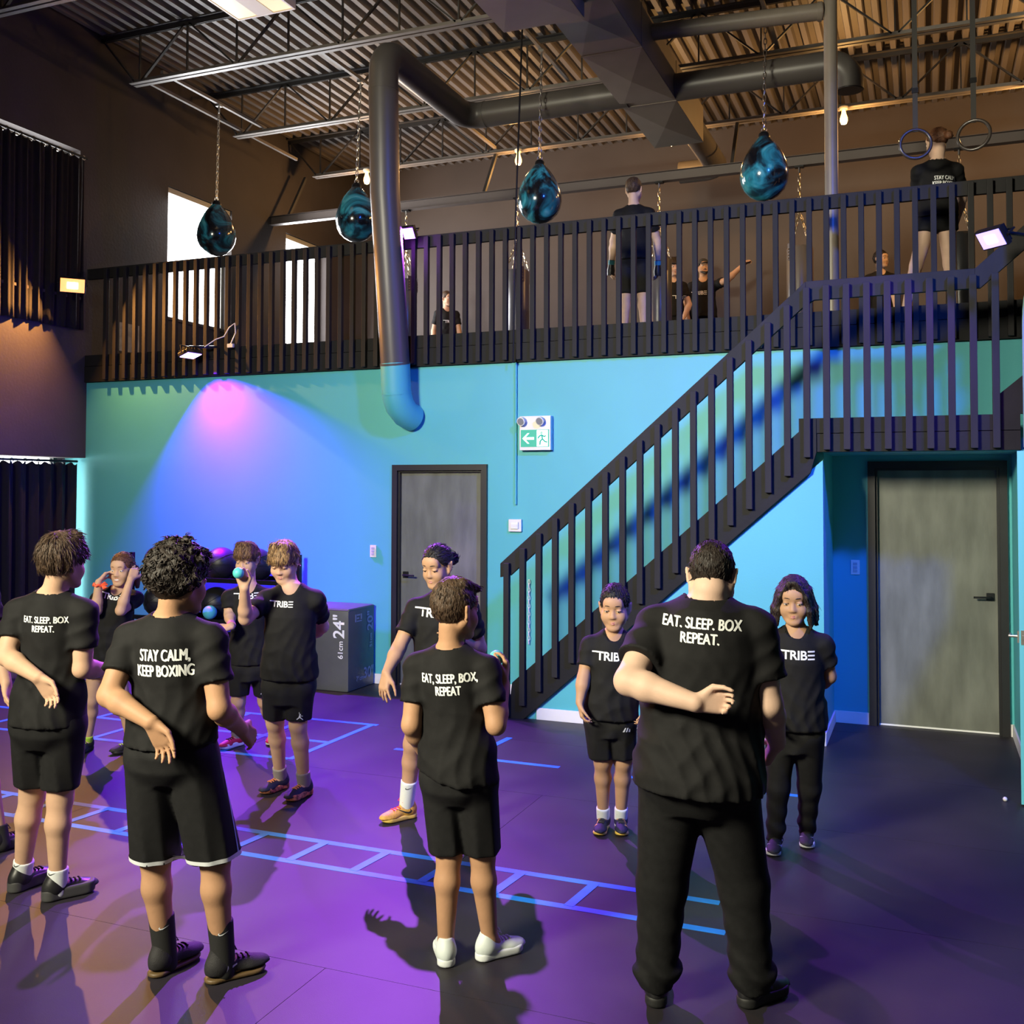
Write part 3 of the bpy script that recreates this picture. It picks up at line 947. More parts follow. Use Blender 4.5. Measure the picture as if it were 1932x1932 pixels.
# ---- heavy bags on the gallery
def heavy(X, label, r=0.15, top=4.66, h=1.15, m=M_heavy):
    Y = 12.1
    t = thing('heavy_bag', (X, Y, top - h), label, 'punching bag', 'hanging heavy bags')
    MB().lathe([(r * 0.9, 0), (r, 0.03), (r, h - 0.03), (r * 0.92, h)], (X, Y, top - h), 28).build('bag_body', m, t, smooth=True)
    for k in range(4):
        a = R(45 + 90 * k)
        p = (X + r * 0.96 * math.cos(a), Y + r * 0.96 * math.sin(a), top + 0.05)
        sx, sy = X + (r + 0.004) * math.cos(a), Y + (r + 0.004) * math.sin(a)
        st_ = MB().bar((sx, sy, top - 0.16), (sx, sy, top + 0.03), 0.045, 0.008, up=(math.cos(a), math.sin(a), 0)).build('strap', mat('bag_strap', (0.06, 0.035, 0.025), 0.5), t)
        rv = MB()
        for z in (-0.14, -0.105, -0.07, -0.035):
            rv.sphere((sx + 0.006 * math.cos(a), sy + 0.006 * math.sin(a), top + z), 0.008, 8)
        rv.build('rivets', M_brass, st_, smooth=True)
        chain(p, (X, Y, top + 0.42), t, M_brass, 'chain', 1.5)
    chain((X, Y, top + 0.42), (X, Y, 5.54), t, M_brass, 'chain', 1.6)
    MB().tube([(X, Y, 5.53), (X, Y, 5.6)], 0.012, 8).build('swivel', M_steel, t, smooth=True)
    MB().box(X - 0.05, X + 0.05, Y - 0.04, Y + 0.04, 5.585, 5.6).build('beam_clamp', M_dmetal, t)
    return t


heavy(-6.44, 'heavy bag at the left of the gallery, beside the purple lamp glow')
heavy(-4.83, 'pale lit heavy bag behind the railing left of the standing boy')
heavy(-2.98, 'heavy bag hidden behind the seated pair, its gold chain showing')
heavy(-1.33, 'heavy bag left of the grey column with chains fanning out', m=mat('tan_bag_vinyl', (0.16, 0.12, 0.085), 0.3))
heavy(0.36, 'dark heavy bag at the right behind the girl in shorts', m=mat('black_bag_vinyl', (0.02, 0.02, 0.022), 0.3))

# ---- gym rings
for X, lab in ((-0.06, 'left wooden gym ring hanging beside the girl on the gallery'), (0.375, 'right gym ring hanging above the gallery railing')):
    zc = 4.70 if X < 0 else 4.72
    t = thing('gym_ring', (X, 8.92, zc - 0.13), lab, 'ring', 'pair of gym rings')
    rg = [(X + 0.118 * math.cos(2 * math.pi * i / 32), 8.92 + (0.02 if X < 0 else -0.03) * math.cos(2 * math.pi * i / 32), zc + 0.118 * math.sin(2 * math.pi * i / 32)) for i in range(32)]
    MB().tube(rg, 0.014, 10, closed=True).build('ring', mat('ring_plastic', (0.05, 0.04, 0.035), 0.25), t, smooth=True)
    MB().box(X - 0.02, X + 0.02, 8.915, 8.919, zc + 0.10, 6.36).box(X - 0.02, X + 0.02, 8.921, 8.925, zc + 0.10, 6.36).build('strap', mat('ring_strap', (0.03, 0.027, 0.025), 0.7), t)
    MB().box(X - 0.026, X + 0.026, 8.905, 8.914, zc + 0.42, zc + 0.46).build('buckle', M_dmetal, t)

# ---- lamps
WARM = (1.0, 0.52, 0.16)


def bulb(X, label, power=48, Y=12.4, z=6.19):
    t = thing('bare_bulb', (X, Y, z), label, 'lamp', 'bare warm bulbs under the rear joist')
    MB().lathe([(0.045, 0.11), (0.05, 0.125), (0.05, 0.145), (0.03, 0.155)], (X, Y, z), 16).build('lamp_holder', M_plastic, t, smooth=True)
    MB().lathe([(0.004, -0.065), (0.03, -0.055), (0.045, -0.02), (0.043, 0.015), (0.028, 0.06), (0.02, 0.105)], (X, Y, z), 18).build('bulb_glass', mat('warm_bulb_glass', (1, 0.8, 0.5), 0.3, emit=(1.0, 0.42, 0.1), estr=9), t, smooth=True)
    light('bulb_light', 'POINT', (X, Y - 0.02, z - 0.1), (X, Y, z - 1), power, WARM, 0.05, parent=t)
    return t


bulb(-7.226, 'bare warm bulb just left of the round duct')
bulb(-4.942, 'bare warm bulb left of the third teardrop bag')
bulb(-2.90, 'bare warm bulb hidden behind the square duct')  # unseen bulb, assumed from the spacing of the row
bulb(-0.858, 'bare warm bulb right of the grey column', 80)
bulb(1.25, 'bare warm bulb beyond the right edge above the gallery', 110)  # unseen bulb added, assumed from the warm light on the right of the ceiling

PURP = (0.24, 0.02, 1.0)


def flood(loc, aim, label, color, power, lens, estr, w=0.2, h=0.15, mount=None, area=0.055, spread=None):
    """LED flood: finned housing, glowing lens, U bracket and mount"""
    loc, aim = Vector(loc), Vector(aim)
    t = thing('flood_light', loc, label, 'lamp')
    d = (aim - loc).normalized()
    q = d.to_track_quat('-Z', 'Y')
    def P(x, y, z):
        return loc + q @ Vector((x, y, z))
    def boxq(x0, x1, y0, y1, z0, z1):
        m = MB().box(x0, x1, y0, y1, z0, z1)
        m.v = [tuple(P(*v)) for v in m.v]
        return m
    boxq(-w / 2, w / 2, -h / 2, h / 2, 0.005, 0.045).build('housing', M_dmetal, t, bevel=0.006)
    for i in range(6):
        xx = -w / 2 + w * (i + 0.5) / 6
        boxq(xx - 0.004, xx + 0.004, -h / 2 + 0.01, h / 2 - 0.01, 0.046, 0.07).build('fin', M_dmetal, t)
    boxq(-w / 2 + 0.012, w / 2 - 0.012, -h / 2 + 0.012, h / 2 - 0.012, 0.0, 0.0045).build('lens', mat('lens_%d_%d' % (round(loc.x * 100), round(loc.z * 100)), (1, 1, 1), 0.2, emit=lens, estr=estr), t)
    boxq(-w * 0.2, w * 0.2, -h * 0.2, h * 0.2, -0.003, -0.0005).build('led_chip', mat('chip_%d_%d' % (round(loc.x * 100), round(loc.z * 100)), (1, 1, 1), 0.2, emit=tuple(0.5 + 0.5 * c for c in lens), estr=7), t)
    br = MB()
    br.tube([P(-w / 2 - 0.012, 0, 0.025), P(-w / 2 - 0.012, 0, 0.1), P(w / 2 + 0.012, 0, 0.1), P(w / 2 + 0.012, 0, 0.025)], 0.007, 8)
    b = br.build('bracket', M_dmetal, t, smooth=True)
    if mount:
        MB().tube([P(0, 0, 0.1), mount], 0.012, 8).build('mount_arm', M_dmetal, t, smooth=True)
    lo = light('flood_beam', 'AREA', P(0, 0, -0.012), P(0, 0, -1.0), power, color, area, area * 0.7, parent=t)
    if spread:
        lo.data.spread = R(spread)
    return t


flood((-6.95, 8.42, 3.22), (-6.70, 8.38, 2.4), 'purple flood lamp clamped to the gallery edge, washing the teal wall violet', (0.2, 0.0, 1.0), 380, (0.7, 0.35, 1.0), 6, spread=105, mount=(-6.78, 8.62, 3.33))
flood((-8.32, 8.20, 4.0), (-2.6, 3.0, 0.0), 'orange flood lamp on the charcoal wall at the left', (1.0, 0.42, 0.1), 190, (1.0, 0.3, 0.01), 2.2, w=0.26, h=0.17, mount=(-8.58, 8.35, 4.02))
flood((-4.50, 8.50, 4.27), (-4.2, 3.5, 0.0), 'purple flood lamp on the gallery rail right of the round duct', (0.42, 0.08, 1.0), 330, (0.55, 0.25, 1.0), 5, spread=98, w=0.13, h=0.13, mount=(-4.50, 8.66, 4.22))
flood((0.40, 7.28, 3.50), (-2.2, 4.6, 0.6), 'purple flood lamp on the right hand pier above the stair landing', PURP, 90, (0.16, 0.0, 1.0), 1.3, w=0.2, h=0.14, mount=(0.72, 7.44, 3.52))

# cable of the gallery lamp
cb = thing('lamp_cable', (-6.8, 8.6, 3.3), 'white loop of lamp cable tied to the balusters above the purple lamp', 'cable')
MB().tube([(-6.86, 8.52, 3.32), (-6.76, 8.57, 3.40), (-6.68, 8.60, 3.43), (-6.62, 8.605, 3.52), (-6.55, 8.605, 3.56), (-6.54, 8.605, 3.46), (-6.60, 8.6, 3.34)], 0.006, 7).build('cable_run', M_white, cb, smooth=True)
MB().box(-6.63, -6.56, 8.585, 8.615, 3.31, 3.35).build('plug', M_plastic, cb, bevel=0.004)

# ceiling troffers
def troffer(x0, x1, y0, y1, z, label, em):
    t = thing('panel_light', ((x0 + x1) / 2, (y0 + y1) / 2, z), label, 'lamp', 'ceiling panel lights')
    m = MB()
    b = 0.02
    m.box(x0, x1, y0, y0 + b, z, z + 0.09).box(x0, x1, y1 - b, y1, z, z + 0.09).box(x0, x0 + b, y0 + b, y1 - b, z, z + 0.09).box(x1 - b, x1, y0 + b, y1 - b, z, z + 0.09).box(x0 + b, x1 - b, y0 + b, y1 - b, z + 0.08, z + 0.09)
    m.build('frame', M_white, t)
    dm = mat('yellowed_diffuser', (0.8, 0.65, 0.3), 0.4, emit=(1.0, 0.72, 0.28), estr=em)
    c = (x0 + x1) / 2
    MB().box(x0 + b, c - 0.09, y0 + b, y1 - b, z + 0.004, z + 0.012).build('diffuser', dm, t)
    MB().box(c + 0.09, x1 - b, y0 + b, y1 - b, z + 0.004, z + 0.012).build('diffuser', dm, t)
    MB().box(c - 0.09, c + 0.09, y0 + b, y1 - b, z + 0.001, z + 0.014).build('centre_strip', mat('troffer_strip', (0.6, 0.55, 0.48), 0.5), t)
    for x in (x0 + 0.1, x1 - 0.1):
        MB().tube([(x, y1 - 0.1, z + 0.09), (x, y1 - 0.1, 6.95)], 0.004, 6).build('hanger_wire', M_dmetal, t)
    return t


troffer(-6.08, -5.43, 6.78, 7.99, 6.35, 'yellowed ceiling panel light hanging at the top edge', 0.4)

# small white scrap on the floor near the open door
s = atz = MB().sphere((0.42, 6.9, 0.012), 0.014, 10).build('foam_pellet', M_white, None, smooth=True, origin=(0.42, 6.9, 0))
tag(s, 'tiny white foam pellet on the floor near the open teal door', 'pellet')

# sheet pinned to the side wall beyond the railing
ps = thing('wall_poster', (XL, 9.34, 3.45), 'pale paper sheet pinned to the charcoal wall beyond the railing at the left', 'poster')
MB().box(XL + 0.001, XL + 0.004, 9.18, 9.5, 3.45, 3.78).build('sheet', mat('poster_paper', (0.35, 0.33, 0.33), 0.7, var=0.4, scale=7), ps)

# ================================================================== PEOPLE
# each body is one continuous skin grown from blended tapered limbs (distance field -> surface net)
def nrm(v):
    v = np.asarray(v, float)
    return v / (np.linalg.norm(v) + 1e-9)


class Fld:
    def __init__(s, lo, hi, res):
        s.res = res
        s.lo = np.asarray(lo, float) - 4 * res
        n = np.ceil((np.asarray(hi, float) + 4 * res - s.lo) / res).astype(int) + 1
        s.ax = [(s.lo[i] + res * np.arange(n[i])).astype(np.float32) for i in range(3)]
        s.f = np.full(n, 0.2, np.float32)

    def window(s, bmin, bmax, m):
        sl = []
        for i in range(3):
            a = int(max(0, math.floor((bmin[i] - m - s.lo[i]) / s.res)))
            b = int(min(len(s.ax[i]), math.ceil((bmax[i] + m - s.lo[i]) / s.res) + 1))
            if b - a < 2:
                return None
            sl.append(slice(a, b))
        P = (s.ax[0][sl[0]][:, None, None], s.ax[1][sl[1]][None, :, None], s.ax[2][sl[2]][None, None, :])
        return tuple(sl), P

    def put(s, prim, k=0.012, sub=False):
        fn, bmin, bmax = prim
        w = s.window(bmin, bmax, k + 0.02)
        if w is None:
            return
        sl, P = w
        d = fn(P)
        cur = s.f[sl]
        if sub:
            d = -d
            h = np.maximum(k - np.abs(cur - d), 0) / k
            s.f[sl] = np.maximum(cur, d) + h * h * k * 0.25
        else:
            h = np.maximum(k - np.abs(cur - d), 0) / k
            s.f[sl] = np.minimum(cur, d) - h * h * k * 0.25

    def cut(s, fn):
        """keep only where fn(P) < 0"""
        P = (s.ax[0][:, None, None], s.ax[1][None, :, None], s.ax[2][None, None, :])
        s.f = np.maximum(s.f, fn(P).astype(np.float32))


def rc(a, b, r1, r2):
    a, b = np.asarray(a, float), np.asarray(b, float)
    ba = b - a
    bb = float(ba @ ba) + 1e-12
    R_ = max(r1, r2)

    def fn(P):
        dx, dy, dz = P[0] - a[0], P[1] - a[1], P[2] - a[2]
        h = np.clip((dx * ba[0] + dy * ba[1] + dz * ba[2]) / bb, 0, 1)
        return np.sqrt((dx - h * ba[0]) ** 2 + (dy - h * ba[1]) ** 2 + (dz - h * ba[2]) ** 2) - (r1 + (r2 - r1) * h)
    return fn, np.minimum(a, b) - R_, np.maximum(a, b) + R_


def ell(c, M, r):
    """ellipsoid, M rows = local axes in world"""
    c, M, r = np.asarray(c, float), np.asarray(M, float), np.asarray(r, float)
    R_ = r.max()

    def fn(P):
        d = [P[i] - c[i] for i in range(3)]
        q = [M[i][0] * d[0] + M[i][1] * d[1] + M[i][2] * d[2] for i in range(3)]
        k0 = np.sqrt(sum((q[i] / r[i]) ** 2 for i in range(3)))
        k1 = np.sqrt(sum((q[i] / r[i] ** 2) ** 2 for i in range(3))) + 1e-9
        return k0 * (k0 - 1) / k1
    return fn, c - R_, c + R_


def loft(o, up, ri, fw, L, ts, As, Cs, Os, wr=None):
    """elliptical trunk along up; ts in units of L"""
    o = np.asarray(o, float)
    p0, p1 = o + up * ts[0] * L, o + up * ts[-1] * L
    mA = max(max(As), max(Cs)) + 0.03

    def fn(P):
        d = [P[i] - o[i] for i in range(3)]
        t = (up[0] * d[0] + up[1] * d[1] + up[2] * d[2]) / L
        u = ri[0] * d[0] + ri[1] * d[1] + ri[2] * d[2]
        v = fw[0] * d[0] + fw[1] * d[1] + fw[2] * d[2]
        a = np.interp(t, ts, As).astype(np.float32)
        c = np.interp(t, ts, Cs).astype(np.float32)
        v = v - np.interp(t, ts, Os).astype(np.float32)
        q = np.sqrt((u / a) ** 2 + (v / c) ** 2)
        dd = (q - 1) * np.minimum(a, c) * (0.6 + 0.4)
        dd = np.maximum(dd, np.maximum((t - ts[-1]) * L, (ts[0] - t) * L))
        if wr is not None:
            dd = dd + wr(u, v, t)
        return dd
    return fn, np.minimum(p0, p1) - mA, np.maximum(p0, p1) + mA


def nets(F, smooth=1):
    f, lo, res = F.f, F.lo, F.res
    s = f < 0
    cnt = np.zeros(tuple(n - 1 for n in f.shape), np.uint8)
    offs = [(a, b, c) for a in (0, 1) for b in (0, 1) for c in (0, 1)]
    nx, ny, nz = f.shape
    for a, b, c in offs:
        cnt += s[a:nx - 1 + a, b:ny - 1 + b, c:nz - 1 + c]
    act = (cnt > 0) & (cnt < 8)
    I, Jx, K = np.nonzero(act)
    vid = np.full(act.shape, -1, np.int32)
    vid[act] = np.arange(len(I))
    vals = {o: f[I + o[0], Jx + o[1], K + o[2]] for o in offs}
    acc = np.zeros((len(I), 3))
    n = np.zeros(len(I))
    for o in offs:
        for ax in range(3):
            if o[ax] == 0:
                p = list(o)
                p[ax] = 1
                va, vb = vals[o], vals[tuple(p)]
                m = (va < 0) != (vb < 0)
                t = va[m] / (va[m] - vb[m])
                base = np.array(o, float)
                q = np.tile(base, (m.sum(), 1))
                q[:, ax] += t
                acc[m] += q
                n[m] += 1
    V = lo + (np.stack([I, Jx, K], 1) + acc / n[:, None]) * res
    quads = []
    for ax in range(3):
        A = [slice(None)] * 3
        B = [slice(None)] * 3
        A[ax] = slice(0, -1)
        B[ax] = slice(1, None)
        ch = s[tuple(A)] != s[tuple(B)]
        e = np.argwhere(ch)
        o1, o2 = (ax + 1) % 3, (ax + 2) % 3
        ok = (e[:, o1] > 0) & (e[:, o2] > 0) & (e[:, o1] < f.shape[o1] - 1) & (e[:, o2] < f.shape[o2] - 1)
        e = e[ok]
        if not len(e):
            continue
        ins = s[e[:, 0], e[:, 1], e[:, 2]]

        def cell(d1, d2):
            q = e.copy()
            q[:, o1] += d1
            q[:, o2] += d2
            return vid[q[:, 0], q[:, 1], q[:, 2]]
        q = np.stack([cell(-1, -1), cell(0, -1), cell(0, 0), cell(-1, 0)], 1)
        q[~ins] = q[~ins][:, ::-1]
        quads.append(q)
    Q = np.concatenate(quads)
    Q = Q[(Q >= 0).all(1)]
    for _ in range(smooth):
        E = np.concatenate([Q[:, [0, 1]], Q[:, [1, 2]], Q[:, [2, 3]], Q[:, [3, 0]]])
        S = np.zeros_like(V)
        for i in range(3):
            S[:, i] = np.bincount(E[:, 0], V[E[:, 1], i], len(V)) + np.bincount(E[:, 1], V[E[:, 0], i], len(V))
        c = np.bincount(E[:, 0], minlength=len(V)) + np.bincount(E[:, 1], minlength=len(V))
        V = V * 0.45 + 0.55 * S / np.maximum(c, 1)[:, None]
    return V, Q


def np_object(name, V, Q, m, parent=None, origin=None):
    og = np.asarray(origin if origin is not None else (root_loc(parent) if parent else (0, 0, 0)), float)
    me = bpy.data.meshes.new(name)
    me.vertices.add(len(V))
    me.vertices.foreach_set('co', (V - og).astype(np.float32).ravel())
    k = Q.shape[1]
    me.loops.add(len(Q) * k)
    me.loops.foreach_set('vertex_index', Q.astype(np.int32).ravel())
    me.polygons.add(len(Q))
    me.polygons.foreach_set('loop_start', np.arange(0, len(Q) * k, k, dtype=np.int32))
    me.polygons.foreach_set('use_smooth', np.ones(len(Q), bool))
    me.update(calc_edges=True)
    me.validate()
    me.materials.append(m)
    o = bpy.data.objects.new(name, me)
    COL.objects.link(o)
    if parent:
        o.parent = parent
        o.location = Vector(og) - root_loc(parent)
    else:
        o.location = og
    return o


def skin_mat(name, c):
    m = mat(name, c, 0.58, var=0.07, scale=14, spec=0.28, bump=0.03, bscale=160)
    b = m.node_tree.nodes['Principled BSDF']
    b.inputs['Subsurface Weight'].default_value = 0.0
    return m


SK_FAIR = skin_mat('skin_fair', (0.54, 0.335, 0.22))
SK_TAN = skin_mat('skin_tan', (0.43, 0.24, 0.135))
SK_OLIVE = skin_mat('skin_olive', (0.44, 0.255, 0.155))
SK_PALE = skin_mat('skin_pale', (0.6, 0.405, 0.30))
LIP = mat('lip_tone', (0.42, 0.17, 0.14), 0.45)
EYEW = mat('eye_white', (0.75, 0.73, 0.7), 0.25)
IRIS = mat('eye_iris', (0.03, 0.018, 0.012), 0.2)
CLOTH = mat('black_jersey', (0.0078, 0.0076, 0.0079), 0.8, var=0.15, scale=30, bump=0.12, bscale=500, spec=0.25)
CLOTH2 = mat('black_shorts_cloth', (0.010, 0.010, 0.0105), 0.75, var=0.15, scale=30, bump=0.12, bscale=500, spec=0.25)
CLOTH3 = mat('charcoal_sweat_cloth', (0.010, 0.010, 0.0104), 0.85, var=0.2, scale=25, bump=0.15, bscale=400, spec=0.2)
HAIRM = {}


def hair_mat(name, c):
    m = mat('hair_' + name, c, 0.55, var=0.45, scale=90, bump=0.35, bscale=180, stretch=(1, 1, 0.35), spec=0.4)
    return m


def hand_prims(F, W, T, pn, side, H, curl, spread=0.0, rmin=0.0, s=1.0):
    d = nrm(T - W)
    n = nrm(pn - d * (pn @ d))
    th = np.cross(d, n) * (1 if side == 'R' else -1)
    u = H * s
    rf = max(0.0053 * u, rmin)
    bases = []
    for i, off in enumerate((1.45, 0.5, -0.45, -1.35)):
        b = W + d * (0.056 - 0.003 * abs(i - 1)) * u + th * off * 0.0118 * u
        bases.append(b)
        F.put(rc(W + th * off * 0.006 * u, b, max(0.0105 * u, rmin), max(0.0088 * u, rmin)), 0.008)
    for i, (b, Ln) in enumerate(zip(bases, (0.043, 0.048, 0.044, 0.034))):
        fd = nrm(d + th * spread * (1.5 - i))
        ang = 0
        p = b
        for j, (fr, cj) in enumerate(((0.42, 0.9), (0.32, 1.1), (0.26, 0.8))):
            ang += curl * cj * (0.85 + 0.12 * i)
            q = p + (fd * math.cos(ang) + n * math.sin(ang)) * Ln * u * fr
            F.put(rc(p, q, rf * (1.06 - 0.1 * j), rf * (0.98 - 0.12 * j)), 0.003)
            p = q
    tb = W + d * 0.014 * u + th * 0.014 * u
    t1 = tb + nrm(d * 0.75 + th * 0.65 + n * 0.25) * 0.030 * u
    t2 = t1 + nrm(d * 0.9 + th * (0.35 - 0.4 * min(1, curl)) + n * (0.25 + 0.5 * min(1.0, curl))) * 0.024 * u
    t3 = t2 + nrm(d * 0.9 + th * (0.2 - 0.6 * min(1, curl)) + n * (0.3 + 0.5 * min(1.0, curl))) * 0.019 * u
    F.put(rc(tb, t1, max(0.0105 * u, rmin), max(0.0075 * u, rmin)), 0.008)
    F.put(rc(t1, t2, max(0.0068 * u, rmin), rf), 0.003)
    F.put(rc(t2, t3, rf, rf * 0.85), 0.003)
    return bases


def locks(pts, nor, flow, N, ln, wd, rnd, lift=0.3, wave=0.0, noise=0.22):
    """tapered curved hair locks rooted on the hair surface"""
    V, Q = [], []
    idx = rnd.integers(0, len(pts), N)
    for i in idx:
        p, n = pts[i], nor[i]
        t = flow(p, n)
        t = t - n * (t @ n)
        t = nrm(t + rnd.normal(0, noise, 3))
        t = nrm(t - n * (t @ n))
        b = np.cross(n, t)
        L = ln * rnd.uniform(0.6, 1.25)
        w = wd * rnd.uniform(0.7, 1.3)
        base = len(V)
        segs = 3
        sd = rnd.uniform(-1, 1)
        for j in range(segs + 1):
            q = j / segs
            c = p - n * 0.004 + t * L * q + n * (lift * L * q * (1 - 0.7 * q) + 0.003) + b * (wave * L * math.sin(q * 5 + sd * 3) + sd * 0.12 * L * q * q)
            ww = w * (1 - q) ** 0.6 * (0.6 + 0.8 * q * (1 - q) * 2) if j < segs else 0.0002
            V += [c - b * ww, c + n * ww * 0.8, c + b * ww]
            if j:
                a = base + (j - 1) * 3
                Q += [(a, a + 1, a + 4, a + 3), (a + 1, a + 2, a + 5, a + 4), (a + 2, a, a + 3, a + 5)]
    return np.array(V), np.array(Q)


def vnormals(V, Q):
    n = np.cross(V[Q[:, 2]] - V[Q[:, 0]], V[Q[:, 3]] - V[Q[:, 1]])
    N = np.zeros_like(V)
    for k in range(4):
        for i in range(3):
            N[:, i] += np.bincount(Q[:, k], n[:, i], len(V))
    return N / (np.linalg.norm(N, axis=1)[:, None] + 1e-9)


def project(me, bvh, lift, d):
    """drop mesh verts (world) along d onto a surface"""
    ok = []
    for v in me.vertices:
        h = bvh.ray_cast(v.co - Vector(d) * 0.35, Vector(d), 0.9)
        if h[0] is None:
            ok.append(False)
        else:
            v.co = h[0] + h[1] * lift if h[1].dot(Vector(d)) < 0 else h[0] - h[1] * lift
            ok.append(True)
    bad = {i for i, o in enumerate(ok) if not o}
    if bad:
        bm = bmesh.new()
        bm.from_mesh(me)
        bm.verts.ensure_lookup_table()
        bmesh.ops.delete(bm, geom=[bm.verts[i] for i in bad], context='VERTS')
        bm.to_mesh(me)
        bm.free()


def decal(me2d, center, right, up, bvh, name, m, parent, lift=0.0022, cut=0.014):
    bm = bmesh.new()
    bm.from_mesh(me2d)
    bmesh.ops.triangulate(bm, faces=bm.faces)
    for _ in range(4):
        es = [e for e in bm.edges if e.calc_length() > cut]
        if not es:
            break
        bmesh.ops.subdivide_edges(bm, edges=es, cuts=1)
        bmesh.ops.triangulate(bm, faces=bm.faces)
    bm.to_mesh(me2d)
    bm.free()
    ri, u = Vector(right).normalized(), Vector(up)
    u = (u - ri * u.dot(ri)).normalized()
    out = ri.cross(u)
    c = Vector(center)
    for v in me2d.vertices:
        v.co = c + ri * v.co.x + u * v.co.y
    project(me2d, bvh, lift, -out)
    og = root_loc(parent)
    for v in me2d.vertices:
        v.co -= og
    me2d.materials.clear()
    me2d.materials.append(m)
    o = bpy.data.objects.new(name, me2d)
    COL.objects.link(o)
    o.parent = parent
    return o


def poly2d(polys):
    me = bpy.data.meshes.new('poly')
    v, f = [], []
    for p in polys:
        b = len(v)
        v += [(x, y, 0) for x, y in p]
        f.append(tuple(range(b, b + len(p))))
    me.from_pydata(v, [], f)
    return me


def logo_mesh(w):
    """TRIBE chest logo, total width w"""
    a = text_mesh('TRIB', w * 0.32, w * 0.008, 'LEFT', space=0.98)
    xs = [v.co.x for v in a.vertices]
    ysv = [v.co.y for v in a.vertices]
    x0, x1, y0, y1 = min(xs), max(xs), min(ysv), max(ysv)
    bm = bmesh.new()
    bm.from_mesh(a)
    th = (y1 - y0) * 0.17
    quads = [(x0 - w * 0.13, x0 + 0.02 * w, y1 - th, y1)]
    for yy in (y0, (y0 + y1) / 2 - th / 2, y1 - th):
        quads.append((x1 + w * 0.012, x1 + w * 0.19, yy, yy + th))
    for xa, xb, ya, yb in quads:
        bm.faces.new([bm.verts.new(p) for p in ((xa, ya, 0), (xb, ya, 0), (xb, yb, 0), (xa, yb, 0))])
    bm.to_mesh(a)
    bm.free()
    cx, cy = (x0 + x1) / 2 + w * 0.03, (y0 + y1) / 2
    for v in a.vertices:
        v.co.x -= cx
        v.co.y -= cy
    return a


SWOOSH = [(-0.5, 0.02), (-0.42, -0.10), (-0.3, -0.14), (-0.1, -0.10), (0.5, 0.22), (-0.12, 0.0), (-0.3, -0.03), (-0.4, 0.03), (-0.36, 0.18)]


def scale2d(p, s):
    return [(x * s, y * s) for x, y in p]


